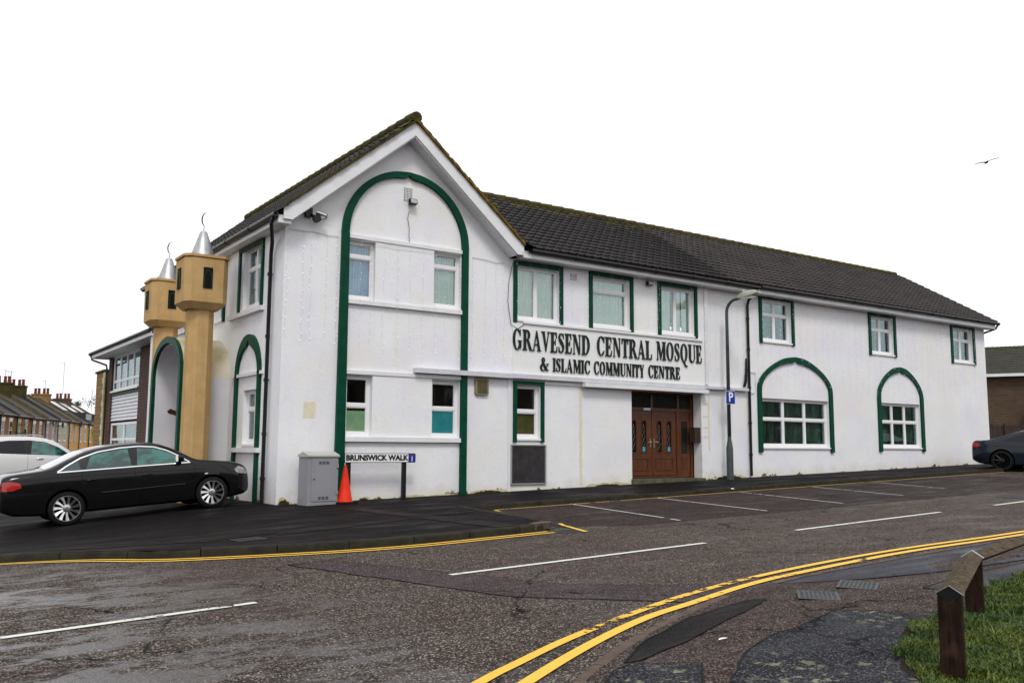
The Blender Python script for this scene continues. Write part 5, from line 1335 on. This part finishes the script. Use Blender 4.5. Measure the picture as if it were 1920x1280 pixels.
    def wheel(s, root, wx, sg, rim, spokes, mat, style='twist'):
        r_ = s.P['wr']; yo = sg*(s.W(wx)-.035); t = bpy.data.objects.new('wheel', None); col.objects.link(t); t.parent = root; t.location = (wx, yo, r_)
        m = MB(); prof = [(rim*.98, -.205), (r_*.93, -.21), (r_*.99, -.19), (r_, -.16), (r_, -.05), (r_*.99, -.02), (r_*.93, .0), (rim*1.04, .004), (rim, -.012), (rim*.97, -.03)]
        m.lathe([(a, b*sg) for a, b in prof], (0, 0, 0), 'y', 44, cap=False); m.build('tyre', M['rubber'], t, angle=45)
        m = MB(); m.lathe([(a, b*sg) for a, b in [(.02, -.10), (rim*.9, -.10), (rim*.93, -.06), (rim*.965, -.012), (rim*.995, -.004), (rim*1.0, -.012)]], (0, 0, 0), 'y', 44, cap=False)
        dk = m.build('wheel_well', M['cardark'], t, angle=40)
        m = MB()
        o_, i_ = arcpts(0, 0, rim*1.005, rim*1.005, 0, 360, 44), arcpts(0, 0, rim*.945, rim*.945, 0, 360, 44)
        m.ringstrip(o_, i_, 'y', .003*sg, -.02*sg)
        for k_ in range(spokes):
            a = 2*math.pi*k_/spokes+.15
            def pol(rr, da): return (rr*math.cos(a+da), rr*math.sin(a+da))
            if style == 'twist':
                q = [pol(.055, -.25), pol(rim*.96, -.10), pol(rim*.96, .17), pol(rim*.62, .11), pol(.06, .25)]
            else: q = [pol(.05, -.3), pol(rim*.95, .02), pol(rim*.95, .10), pol(.05, .3)]
            n = len(q); v = []
            for (x, z) in q: rr = math.hypot(x, z); v.append((x, sg*(-.006-.035*(1-rr/rim)), z))
            for (x, z) in q: rr = math.hypot(x, z); v.append((x, sg*(-.05-.03*(1-rr/rim)), z))
            v[0] = (v[0][0], v[0][1]-sg*.012, v[0][2]); v[1] = (v[1][0], v[1][1]-sg*.022, v[1][2])
            m.add(v, [tuple(range(n)), tuple(range(2*n-1, n-1, -1))]+[(i, i+n, (i+1) % n+n, (i+1) % n) for i in range(n)])
        m.lathe([(.075, -.06*sg), (.07, -.03*sg), (.035, -.022*sg), (.03, -.015*sg)], (0, 0, 0), 'y', 20); m.build('rim', mat, t, angle=30)

def shut_lines(c, side, lines, root):
    m = MB()
    for L in lines: c.line(L, side, .007, .0022, m)
    return m.build('shut_lines', M['cardark'], root)

# --- black saloon
P = dict(wr=.318, wx=(-1.33, 1.33), tumble=.40,
    top=[(-2.40, .50), (-2.395, .70), (-2.37, .93), (-2.30, 1.005), (-2.12, 1.035), (-1.85, 1.05), (-1.60, 1.085), (-1.28, 1.22), (-.92, 1.36), (-.5, 1.425), (-.05, 1.44), (.28, 1.41), (.60, 1.295), (.90, 1.125), (1.10, 1.015), (1.40, .965), (1.8, .90), (2.03, .82), (2.14, .73), (2.18, .62), (2.19, .50)],
    belt=[(-2.4, .90), (-2.2, .955), (-1.7, .985), (-1.2, .985), (0, .955), (1.0, .925), (1.3, .90), (1.7, .84), (2.0, .76), (2.2, .60)],
    bot=[(-2.4, .36), (-2.2, .26), (-1.7, .21), (1.7, .17), (2.0, .20), (2.2, .28)],
    wid=[(-2.40, .70), (-2.36, .80), (-2.2, .845), (-1.8, .875), (-1.3, .89), (0, .885), (1.3, .885), (1.7, .86), (1.95, .80), (2.10, .70), (2.16, .58), (2.19, .45)])
c = Car(P)
t = thing('parked_car', 'black saloon with silver multi spoke wheels parked nose to the side wall by the minarets', 'car', (-2.44, .98, 0))
t.scale = (.955, .955, .945)
za, zb_ = pave_z(-3.83, .15), pave_z(-1.17, .15); t.location.z = (za+zb_)/2+.005; t.rotation_euler = (0, -math.atan((zb_-za)/2.66), R(0))
c.body(t, M['carblack'])
for sg in (-1, 1):
    win = [(-1.56, 1.01), (-1.42, 1.095), (-1.10, 1.215), (-.75, 1.305), (-.35, 1.35), (.05, 1.355), (.36, 1.325), (.66, 1.225), (.95, 1.055), (1.02, .985), (-.3, 1.0)]
    win = [(-1.53, 1.005), (-1.40, 1.08), (-1.08, 1.20), (-.74, 1.29), (-.35, 1.335), (.05, 1.34), (.36, 1.31), (.64, 1.215), (.90, 1.06), (.99, .965), (0, .985)]
    up_ = [(-1.44, 1.003), (-1.30, 1.09), (-1.05, 1.215), (-.74, 1.305), (-.35, 1.345), (.0, 1.35), (.28, 1.315), (.52, 1.225), (.75, 1.085), (.90, .970)]
    lo_ = lambda x: interp([(-1.44, 1.0), (0, .983), (.90, .967)], x)
    hi_ = lambda x: interp(up_, x)
    m = c.patch(-1.44, .90, lo_, hi_, sg, .0035, 50, 5); m.build('window_surround', M['black'], t)
    for a, b in ((-1.38, -1.07), (-.98, -.17), (-.07, .85)):
        sl_ = lambda x: 0
        x0, x1 = a, b
        P_ = [(a, lo_(a)+.018)]+[(x, hi_(x)-.024) for x in frange(a+(.10 if a > -1.4 and a < -.5 else .02), b-.03, .06)]+[(b, lo_(b)+.018)]
        P_ = [p for p in P_ if p[1] >= lo_(p[0])+.0179]
        c.poly_patch(P_, sg, .0065, 24, 5).build('window', M['carglass'], t)
    m = MB(); c.line([(x, hi_(x)+.010) for x in frange(-1.46, .91, .05)], sg, .022, .007, m); c.line([(x, lo_(x)-.004) for x in frange(-1.47, .93, .05)], sg, .02, .007, m); m.build('chrome_trim', M['chrome'], t)
    shut_lines(c, sg, [[(-.13, .98), (-.10, .7), (-.10, .34), (-.14, .25)], [(-1.05, .99), (-1.06, .86), (-1.0, .75), (-.88, .62), (-.80, .42), (-.78, .25)], [(.98, .95), (1.0, .75), (.94, .42), (.86, .25)],
        [(-2.3, .885), (-1.7, .90), (0, .86), (1.2, .80)], [(-1.86, .86), (-1.62, .862), (-1.6, .83), (-1.6, .74), (-1.63, .72), (-1.84, .71), (-1.87, .74), (-1.86, .86)], [(1.45, .90), (1.62, .78), (1.75, .66)]], t)
    c.patch(-.74, .80, lambda x: .545, lambda x: .56, sg, .012, 30, 1).build('side_strip', simple('strip_%d' % sg, (.10, .11, .11), .25, .6), t)
    for x in (-.90, .10):
        m = MB(); y = sg*(c.side_y(x, .80)+.018); m.tube([(x-.09, y-sg*.012, .80), (x-.07, y, .805), (x+.07, y, .805), (x+.09, y-sg*.012, .80)], .013, 8); m.build('door_handle', M['carblack'], t, smooth=True)
    c.poly_patch([(-2.385, .74), (-2.36, .90), (-2.22, .905), (-2.08, .86), (-2.06, .78), (-2.2, .735)], sg, .007, 14, 5).build('tail_lamp', M['tail'], t)
    c.poly_patch([(1.80, .74), (1.90, .80), (2.04, .74), (2.12, .66), (2.1, .615), (1.86, .655)], sg, .008, 14, 5).build('head_lamp', M['headl'], t)
    c.poly_patch([(1.18, .70), (1.19, .725), (1.26, .72), (1.25, .697)], sg, .008, 4, 2).build('side_repeater', M['amber'], t)
    m = MB(); y = sg*(c.side_y(.75, .98)); 
    m.prism(rrect(y-.02 if sg > 0 else y-.17, 1.0, y+.17 if sg > 0 else y+.02, 1.115, .04), 'x', .66, .77); m.box(.70, min(y-sg*.02, y+sg*.06), .97, .74, max(y-sg*.02, y+sg*.06), 1.01); m.build('door_mirror', M['carblack'], t, angle=40)
    for wx in c.P['wx']: c.wheel(t, wx, sg, .235, 11, M['alloy'])
c.top_patch(-1.66, -.98, .86, M['carglass'], 'rear_window', t); c.top_patch(.44, 1.02, .88, M['carglass'], 'windscreen', t)
m = MB(); m.box(-2.415, -.26, .62, -2.404, .26, .73); m.build('number_plate', simple('plate_yellow', (.6, .45, .05), .4), t)
m = MB(); m.box(-2.41, -.72, .43, -2.39, .72, .445); m.build('bumper_trim', M['cardark'], t)
m = MB(); m.prism(rrect(-.38, .34, .38, .72, .05), 'x', 2.17, 2.2); m.build('grille', M['cardark'], t)

# --- white sports utility car behind it
P = dict(wr=.36, wx=(-1.36, 1.36), tumble=.36,
    top=[(-2.28, .55), (-2.27, .8), (-2.22, 1.05), (-2.12, 1.30), (-1.95, 1.50), (-1.7, 1.60), (-1.2, 1.665), (-.6, 1.69), (0, 1.68), (.4, 1.62), (.75, 1.48), (1.1, 1.25), (1.32, 1.12), (1.7, 1.06), (2.0, .97), (2.15, .86), (2.22, .70), (2.23, .55)],
    belt=[(-2.28, 1.0), (-1.9, 1.15), (-1.2, 1.12), (0, 1.06), (1.0, 1.0), (1.5, .97), (2.0, .88), (2.25, .7)],
    bot=[(-2.3, .42), (-2.0, .3), (-1.6, .24), (1.6, .22), (2.0, .26), (2.25, .36)],
    wid=[(-2.28, .72), (-2.2, .82), (-2.0, .87), (-1.3, .915), (0, .905), (1.3, .91), (1.8, .87), (2.05, .78), (2.18, .66), (2.23, .5)])
c = Car(P)
def dress(c, t, up_, lo_, panes, mat, mirrors=True, rim=.25, spokes=10, wm='alloy', glassm=None, lines=(), chrome=True, style='twist'):
    c.body(t, mat); a0, a1 = up_[0][0], up_[-1][0]
    for sg in (-1, 1):
        hi_ = lambda x: interp(up_, x); lf = lambda x: interp(lo_, x)
        c.patch(a0, a1, lf, hi_, sg, .0035, 44, 5).build('window_surround', M['black'], t)
        for a, b, gm in panes:
            P_ = [(a, lf(a)+.018)]+[(x, hi_(x)-.024) for x in frange(a+.03, b-.03, .06)]+[(b, lf(b)+.018)]; P_ = [p for p in P_ if p[1] >= lf(p[0])+.0179]
            c.poly_patch(P_, sg, .0065, 24, 5).build('window', M[gm], t)
        if chrome: m = MB(); c.line([(x, lf(x)-.004) for x in frange(a0, a1, .05)], sg, .018, .007, m); m.build('chrome_trim', M['chrome'], t)
        shut_lines(c, sg, lines, t)
        for wx in c.P['wx']: c.wheel(t, wx, sg, rim, spokes, M[wm], style)
t = thing('parked_car', 'white sports utility car with dark rear side glass behind the black saloon', 'car', (-2.35, 15.95, 0))
t.location.z = 2.06-1.70; t.rotation_euler = (0, -.01, 0)
dress(c, t, [(-1.80, 1.235), (-1.55, 1.38), (-1.2, 1.49), (-.7, 1.555), (-.1, 1.565), (.35, 1.51), (.75, 1.34), (1.1, 1.08)], [(-1.80, 1.225), (-1.4, 1.165), (0, 1.10), (1.1, 1.06)],
    [(-1.78, -1.32, 'cartint'), (-1.29, -.22, 'cartint'), (-.06, 1.0, 'carglass')], M['carwhite'], lines=[[(-1.30, 1.5), (-1.33, 1.15), (-1.22, .9), (-1.0, .6)], [(-.14, 1.55), (-.14, .4)], [(1.05, 1.06), (1.05, .5)]])
for sg in (-1, 1):
    for x in (-1.05, .2):
        y = sg*(c.side_y(x, .98)+.02); m = MB(); m.tube([(x-.1, y-sg*.015, .975), (x-.07, y, .98), (x+.07, y, .98), (x+.1, y-sg*.015, .975)], .016, 8); m.build('door_handle', M['chrome'], t, smooth=True)
    m = MB(); m.tube([(-1.6, sg*.62, 1.63), (-1.5, sg*.62, 1.70), (.1, sg*.62, 1.74), (.3, sg*.62, 1.68)], .014, 6); m.build('roof_rail', M['chrome'], t)
    c.poly_patch([(-2.26, .92), (-2.24, 1.1), (-2.08, 1.14), (-1.9, 1.08), (-1.95, .98)], sg, .008, 10, 4).build('tail_lamp', M['tail'], t)
    m = MB(); c.line([(-1.95, .80), (-1.93, .95), (-1.72, .96), (-1.69, .81), (-1.95, .80)], sg, .007, .003, m); m.build('fuel_flap', M['cardark'], t)
c.top_patch(.62, 1.28, .88, M['carglass'], 'windscreen', t)

# --- blue grey coupe at the right
P = dict(wr=.335, wx=(-1.40, 1.40), tumble=.44,
    top=[(-2.32, .45), (-2.315, .70), (-2.27, .93), (-2.2, 1.0), (-2.05, 1.0), (-1.8, 1.02), (-1.45, 1.12), (-1.0, 1.27), (-.5, 1.36), (0, 1.37), (.4, 1.32), (.8, 1.17), (1.15, .99), (1.5, .94), (1.95, .86), (2.18, .74), (2.28, .60), (2.3, .45)],
    belt=[(-2.32, .88), (-1.9, .93), (-1.0, .93), (0, .90), (1.0, .87), (1.5, .85), (2.0, .76), (2.3, .55)],
    bot=[(-2.32, .36), (-2.1, .24), (-1.6, .18), (1.6, .15), (2.0, .18), (2.3, .26)],
    wid=[(-2.32, .70), (-2.26, .82), (-2.0, .89), (-1.4, .915), (0, .89), (1.4, .905), (1.8, .87), (2.1, .76), (2.25, .6), (2.3, .45)])
c = Car(P)
t = thing('parked_car', 'dark blue grey coupe with black wheels cut off by the right edge of the photo', 'car', (24.55, -3.45, 0))
t.location.z = road_z(24.5, -3.4)-.005; t.rotation_euler = (0, 0, R(90-165))
dress(c, t, [(-1.38, .975), (-1.1, 1.10), (-.75, 1.21), (-.3, 1.275), (.2, 1.27), (.55, 1.19), (.85, 1.05), (1.05, .92)], [(-1.38, .965), (-.6, .94), (1.05, .905)],
    [(-1.30, -.52, 'cartint'), (-.42, .98, 'cartint')], M['carblue'], rim=.262, spokes=9, wm='alloydark', lines=[[(-.5, .93), (-.5, .5), (-.55, .3)], [(.98, .9), (.98, .3)], [(-2.2, .76), (-1.6, .80), (0, .76), (1.2, .72)]], chrome=False, style='thin')
for sg in (-1, 1):
    c.poly_patch([(-2.31, .76), (-2.27, .90), (-2.12, .905), (-2.02, .86), (-2.1, .78)], sg, .008, 10, 4).build('tail_lamp', M['tail'], t)
    c.poly_patch([(-2.25, .40), (-2.2, .44), (-1.85, .42), (-1.8, .38), (-2.1, .34)], sg, .006, 10, 3).build('bumper_vent', M['cardark'], t)
c.top_patch(-1.7, -.9, .86, M['cartint'], 'rear_window', t); c.top_patch(.5, 1.1, .88, M['cartint'], 'windscreen', t)

# ---------------------------------------------------------------- brick house joined behind the side wall
nb = thing('brick_house', 'brown brick house with white panel cladding beyond the minarets', 'house', (.5, 12, 0))
def nbbox(name, mat, *a):
    m = MB(); m.box(*a); return m.build(name, mat, nb)
nbbox('pier', M['brick'], -.02, -.6, -1, .25, 2.05, 5.0); nbbox('pier', M['brick'], -.02, 6.30, -1, .25, 6.85, 5.0)
nbbox('wall', M['brick'], .25, -.6, -1, .5, 6.84, 5.05); nbbox('rear_wall', M['brick'], .5, 6.5, -1, 8.0, 6.84, 5.05)
m = MB()
for i in range(8):
    z = 2.66+i*.118; m.prism([(.02, z), (.25, z), (.25, z+.116), (.055, z+.116)], 'y', 2.06, 6.29)
m.build('cladding', M['cladding'], nb)
nbbox('cladding_head', simple('lead_flashing', (.06, .075, .065), .6), .0, 2.06, 3.56, .25, 6.29, 3.66)
def nwin(z0, z1, ny, tr):
    m = MB(); m.box(.04, 2.10, z0, .10, 2.2, z1); m.box(.04, 6.15, z0, .10, 6.25, z1); m.box(.04, 2.2, z0, .10, 6.15, z0+.08); m.box(.04, 2.2, z1-.08, .10, 6.15, z1)
    for i in range(1, ny): y = 2.2+3.95*i/ny; m.box(.038, y-.06, z0+.08, .102, y+.06, z1-.08)
    for i in range(ny): m.box(.042, 2.2+3.95*i/ny+.06, tr-.04, .098, 2.2+3.95*(i+1)/ny-.06, tr+.04)
    w_ = m.build('window', M['upvc'], nb)
    m = MB(); m.box(.066, 2.15, z0+.04, .07, 6.2, z1-.04); m.build('pane', M['glass'], w_)
    m = MB(); m.box(.2, 2.1, z0, .21, 6.25, z1); m.build('blind', M['greycurt'] if z0 > 3 else M['olive'], w_)
    m = MB(); m.box(-.06, 2.08, z0-.06, .12, 6.28, z0-.002); m.build('sill', M['upvc'], w_)
nwin(3.74, 5.0, 4, 4.08); nwin(1.2, 2.58, 2, 2.0)
m = MB(); m.box(-.55, -1.6, 5.0, .5, 7.4, 5.06); m.box(-.57, -1.6, 5.0, -.551, 7.4, 5.17); m.build('eaves_board', M['gpvc'], nb)
m = MB(); m.tube([(-.60, -1.6, 5.17), (-.60, 7.45, 5.17)], .06, 8); m.tube([(-.6, 7.3, 5.13), (-.55, 7.25, 4.95), (-.1, 6.9, 4.75), (-.08, 6.9, 4.6)], .035, 8); m.tube([(-.08, 6.9, 4.6), (-.08, 6.9, 0)], .035, 8); m.build('gutter', M['black'], nb)
tile_roof('roof', (-.62, -1.6, 5.16), (0, 1, 0), (5.0, 0, 1.9), 9.1, 5.3, M['tileA'], nb)
qh = thing('quoined_house', 'yellow brick house corner with pale toothed quoins behind the brown brick house', 'house', (.62, 20.2, 0))
m = MB(); m.box(0, 0, 1.7, 5, 1.6, 4.62); m.build('wall', M['ybrick'], qh)
m = MB(); m.box(-.01, -.3, -2, 5, 1.6, 1.695); m.build('plinth_wall', M['cladding'], qh)
m = MB()
for i in range(13):
    z = 1.72+i*.222; d = .30 if i % 2 else .16; m.box(-.03, -.02, z, .05, d, z+.21)
m.build('quoins', simple('quoin_stone', (.66, .60, .40), .8, var=.15), qh)
m = MB(); m.box(-.05, -.06, 4.621, 5, 1.7, 4.70); m.build('coping', M['moss'], qh)

# ---------------------------------------------------------------- terrace far down the side street
rowd = Vector((math.sin(R(23.1)), math.cos(R(23.1)), 0)); rang = math.atan2(rowd.y, rowd.x)
HW = 4.2
P0 = Vector((1.74, 66.7, 0))-rowd*HW*2
hr = random.Random(21); cols6 = [M['tbrick']]*8
wallmats = ['tbrick']*6
plain = {'pink': simple('pink_render', (.42, .28, .24), .85), 'peach': simple('peach_render', (.70, .40, .16), .85), 'ochre': simple('ochre_render', (.62, .34, .04), .85), 'buff': simple('buff_render', (.60, .48, .34), .85)}
seq = ['tbrick', 'tbrick', 'tbrick', 'tbrick', 'tbrick', 'pink', 'buff', 'peach', 'peach', 'ochre', 'ochre', 'ochre']
desc = {'tbrick': 'brown brick', 'pink': 'pink rendered', 'peach': 'peach rendered', 'ochre': 'ochre rendered', 'buff': 'buff rendered'}
ordn = ['first', 'second', 'third', 'fourth', 'fifth', 'sixth', 'seventh', 'eighth', 'ninth', 'tenth', 'eleventh', 'twelfth', 'thirteenth', 'fourteenth', 'fifteenth', 'sixteenth', 'seventeenth', 'eighteenth']
EV = 4.37; RG = 6.85
for i in range(12):
    p = P0+rowd*HW*i; key = seq[i]; wm = M[key] if key in M else plain[key]; dz = hr.uniform(-.06, .06)
    # local: +x along the row (away), -y towards the street
    h = thing('terraced_house', '%s narrow terraced house, %s of the far row from the left' % (desc[key], ordn[i]), 'house', (p.x, p.y, dz), rang, 'terraced houses down the side street')
    m = MB(); m.box(.02, 0, -1.3, HW-.02, 7.8, EV); m.build('wall', wm, h)
    m = MB(); m.add([(.02, -.2, EV-.02), (HW-.02, -.2, EV-.02), (HW-.02, 3.9, RG), (.02, 3.9, RG), (.02, 8.0, EV-.02), (HW-.02, 8.0, EV-.02)], [(0, 1, 2, 3), (3, 2, 5, 4)]); rf = m.build('roof', M['slate'], h)
    m = MB(); m.prism([(-.35, EV+.12), (3.9, RG+.24), (8.0, EV+.12), (8.0, EV-.3), (3.9, RG-.2), (-.35, EV-.3)], 'x', -.13, .13); m.build('party_wall', M['mossroof'] if i % 3 else M['slate'], h)
    m = MB(); m.tube([(.15, -.27, EV-.05), (HW-.15, -.27, EV-.05)], .07, 6); m.tube([(.3, -.1, EV-.1), (.3, -.1, -1)], .05, 6); m.build('gutter', M['black'], h)
    for wx in (1.15, 3.05):
        m = MB(); m.box(wx-.32, -.03, 2.35, wx+.32, .01, 3.85); m.box(wx-.42, -.05, 3.851, wx+.42, .01, 4.12); m.box(wx-.4, -.09, 2.25, wx+.4, .01, 2.349); w_ = m.build('window', M['signwhite'] if i % 4 != 3 else M['cream'], h)
        m = MB(); m.box(wx-.25, -.045, 2.43, wx+.25, -.031, 3.05); m.box(wx-.25, -.045, 3.12, wx+.25, -.031, 3.78); m.build('pane', M['cartint'] if i % 3 else M['greencurt'], w_)
    if i in (5, 6, 8, 10):
        ct = 7.5 if i < 7 else 7.2; m = MB(); m.box(-.45, 3.0, 4.2, .45, 4.7, ct); m.box(-.51, 2.93, ct+.001, .51, 4.77, ct+.14); ch = m.build('chimney', M['ybrick'] if i == 8 else (M['moss'] if i < 7 else M['rbrick']), h)
        for k_ in range(4):
            m = MB(); m.lathe([(.15, 0), (.12, .5), (.15, .52), (.15, .6)], (-.15+.3*(k_ % 2), 3.2+k_*.43, ct+.145), n=10); m.build('chimney_pot', M['pot'], ch)
    if i in (8, 9, 10, 11):
        m = MB(); m.add([(.5, 2.0, EV+1.37), (HW-.4, 2.0, EV+1.37), (HW-.4, 3.5, RG-.14), (.5, 3.5, RG-.14)], [(0, 1, 2, 3)]); m.build('roof_panel', M['solar'], h)
    if i in (9, 10):
        m = MB(); m.box(.5, .5, EV+.2, HW-.5, 2.6, EV+1.25); d_ = m.build('dormer', M['slate'], h); m = MB(); m.box(.8, .46, EV+.45, HW-.8, .495, EV+1.1); m.build('dormer_window', M['cartint'], d_)
def onrow(s_, y, z): q = P0+rowd*s_; n_ = Vector((rowd.y, -rowd.x, 0)); return (q.x+n_.x*y, q.y+n_.y*y, z)
def dishat(label, s_, z, r_, mt):
    L = onrow(s_, .55, z); t = thing('satellite_dish', label, 'satellite dish', L, rang)
    m = MB(); prof = [(r_*k_/6, .25*r_*(k_/6)**2) for k_ in range(1, 7)]+[(r_*.98, .25*r_+.02), (.02, .03)]
    v = []; m.lathe([(a, -b) for a, b in prof], (0, 0, 0), 'y', 20); m.build('reflector', M[mt], t, angle=40)
    m = MB(); m.tube([(0, .0, 0), (0, .25, -.1), (0, .5, -.1)], .03, 6); m.tube([(0, -.05, -r_*.9), (0, -r_*1.0, -.05)], .02, 6); m.build('arm', M['dishdark'], t)
dishat('large pale satellite dish on the brown brick front of the far terrace', 8.4+5.2, 3.7, .36, 'dish')
dishat('dark satellite dish just below the large pale one on the far terrace', 8.4+4.9, 2.95, .32, 'dishdark')
dishat('dark satellite dish on the last brown brick terraced house', 8.4+13.3, 4.0, .30, 'dishdark')
dishat('dark satellite dish on the pink rendered terraced house', 8.4+16.6, 3.85, .32, 'dishdark')
dishat('dark satellite dish on the first peach rendered terraced house', 8.4+23.7, 4.1, .36, 'dishdark')
dishat('dark satellite dish on the ochre rendered house at the far end of the terrace', 8.4+32, 3.6, .40, 'dishdark')
def aerial(label, s_, y, z0, z1, arms=True):
    L = onrow(s_, y, z0); t = thing('aerial', label, 'aerial', L, rang+1.2)
    m = MB(); m.tube([(0, 0, 0), (0, 0, z1-z0)], .03, 5); m.build('mast', M['galv'], t)
    m = MB(); h = z1-z0-.15; m.tube([(-.35, 0, h), (.45, 0, h+.06)], .018, 5)
    for k_ in range(4): m.tube([(-.3+k_*.2, -.14, h+k_*.02), (-.3+k_*.2, .14, h+k_*.02)], .011, 4)
    m.build('yagi', M['galv'], t)
aerial('tall television aerial on the far left chimney of the terrace', 8.4+13.6, -3.9, 7.8, 9.0)
aerial('second thin aerial mast just right of the tallest one on the far left', 8.4+15.2, -3.9, 7.2, 9.0)
aerial('short aerial above the yellow chimney of the terrace', 8.4+26.5, -3.9, 7.2, 8.9)
aerial('very tall thin pole rising above the dark chimney of the terrace', 8.4+33.6, -3.9, 7.7, 11.5)
aerial('small aerial near the quoined house, above the pale roof panels', 8.4+48, -4, 6.4, 9.2)

def bush(name, label, L, rx, rz, n, seed, leaf=.16):
    t = thing(name, label, 'tree', L); rr = random.Random(seed); m = MB()
    m.tube([(0, 0, 0), (.1, 0, rz*.6), (0, .1, rz*1.2)], [.25, .16, .05], 8)
    for k_ in range(16):
        a, e = rr.uniform(0, 6.28), rr.uniform(.3, 1.3); st = rz*rr.uniform(.4, 1.)
        m.tube([(0, 0, st), (rx*.5*math.cos(a)*math.cos(e), rx*.5*math.sin(a)*math.cos(e), st+rz*.35*math.sin(e)), (rx*.95*math.cos(a)*math.cos(e), rx*.95*math.sin(a)*math.cos(e), st+rz*.75*math.sin(e))], [.06, .04, .015], 5)
    m.build('trunk', simple('bark_%d' % seed, (.06, .045, .03), .9), t)
    v = []; f = []
    cl = [(rx*rr.gauss(0, .34), rx*rr.gauss(0, .34), rz*1.25+rz*rr.gauss(0, .30), rr.uniform(.25, .6)) for _ in range(26)]
    for k_ in range(n):
        cx, cy, cz, s_ = rr.choice(cl); p = Vector((rr.gauss(cx, s_), rr.gauss(cy, s_), rr.gauss(cz, s_*.8)))
        a = Vector((rr.uniform(-1, 1), rr.uniform(-1, 1), rr.uniform(-1, 1))).normalized()*leaf; b = a.cross(Vector((rr.uniform(-1, 1), rr.uniform(-1, 1), rr.uniform(-1, 1)))).normalized()*leaf*.6
        i = len(v); v += [p-a, p+b, p+a, p-b]; f.append((i, i+1, i+2, i+3))
    m = MB(); m.add(v, f); m.build('crown', simple('leaves_%d' % seed, (.045, .06, .02), .7, var=.5, scale=2), t)
bush('tree', 'sparse dark tree above the pale roof panels of the far terrace', (16.5, 124.7, -.5), 2.6, 4.2, 2600, 5, .13)
bush('tree', 'sparse tree top just left of the quoined house, behind the last terrace roofs', (19.4, 122.6, -.5), 2.0, 4.1, 2400, 6, .13)

# ---------------------------------------------------------------- right background: brick house, fence
hd = R(-62); bh = thing('far_brick_house', 'brown brick house with a mossy green tiled roof beyond the right end of the building', 'house', (44.5, 23.0, 0), hd)
m = MB(); m.box(0, 0, 0, 22, 8, 6.55); m.build('wall', M['rbrick'], bh)
tile_roof('roof', (-.3, -.45, 6.52), (1, 0, 0), (0, 4.4, 2.1), 22.5, 4.87, M['tileC'], bh)
m = MB(); m.add([(-.3, 3.95, 8.6), (22.2, 3.95, 8.6), (22.2, 8.3, 6.5), (-.3, 8.3, 6.5)], [(0, 1, 2, 3)]); m.build('rear_roof', M['tileC'], bh)
m = MB(); m.box(-.3, -.45, 6.34, 22.2, -.38, 6.52); m.build('eaves_board', M['gpvc'], bh)
m = MB(); m.box(14.9, -1.1, 3.92, 18.5, .0, 4.04); m.build('door_canopy', M['gpvc'], bh)
m = MB(); m.box(14.4, -1.0, 4.3, 18.0, -.001, 4.42); m.build('lintel', M['lampgrey'], bh)
m = MB(); m.box(16.0, -.05, 1.2, 16.12, .0, 3.85); m.box(17.6, -.05, 1.2, 17.72, .0, 3.85); m.box(16.12, -.05, 3.73, 17.6, .0, 3.85); w_ = m.build('door', M['upvc'], bh); m = MB(); m.box(16.12, -.03, 1.2, 17.6, -.01, 3.73); m.build('door_pane', M['cartint'], w_)
fn = thing('timber_fence', 'dark brown close boarded fence between the white building and the far brick house', 'fence', (28.3, 3.2, 0), R(3))
ft = NT('fence_timber'); M['fence'] = ft.set(ft.mix(ft.thr(ft.noise(3, 5, .6, sc3=(6, 6, .6)), .4, .65), (.035, .014, .006), (.012, .006, .003)), .85)
m = MB(); fr_ = random.Random(8)
for i in range(150): m.box(i*.152, fr_.uniform(-.006, .006), .7, i*.152+.144, .03, 2.86+fr_.uniform(-.012, .012))
for z in (1.5, 2.6): m.box(0, .031, z, 22.8, .07, z+.08)
m.build('boards', M['fence'], fn)
m = MB(); m.box(0, -.02, 2.878, 22.8, .06, 2.92); m.build('capping', M['fence'], fn)
for i in range(8):
    m = MB(); m.box(i*3.0+.8, -.07, .6, i*3.0+.92, -.007, 3.0); m.build('post', M['fence'], fn)

# ---------------------------------------------------------------- houses across the road, behind the camera: seen only as reflections
for i in range(15):
    x = -22+i*10.5; h = thing('opposite_house', 'brown brick house across the road, seen only as a reflection in the windows', 'house', (x, -39, .5+.9*sstep(0, 40, x)), 0, 'houses across the road reflected in the windows')
    m = MB(); m.box(.1, -8, -1, 10.2, 0, 5.4); m.build('wall', M['rbrick'], h)
    m = MB(); m.add([(-.1, .4, 5.35), (10.4, .4, 5.35), (10.4, -4, 8.2), (-.1, -4, 8.2), (-.1, -8.4, 5.35), (10.4, -8.4, 5.35)], [(0, 1, 2, 3), (3, 2, 5, 4), (0, 3, 4), (1, 5, 2)]); m.build('roof', M['tileB'], h)
    for wx in (2.2, 5.2, 8.2):
        for z in (1.2, 3.7):
            m = MB(); m.box(wx-.8, .001, z-.1, wx+.8, .06, z+1.3); w_ = m.build('window', M['upvc'], h); m = MB(); m.box(wx-.7, .061, z, wx-.03, .07, z+1.2); m.box(wx+.03, .061, z, wx+.7, .07, z+1.2); m.build('pane', M['cartint'], w_)
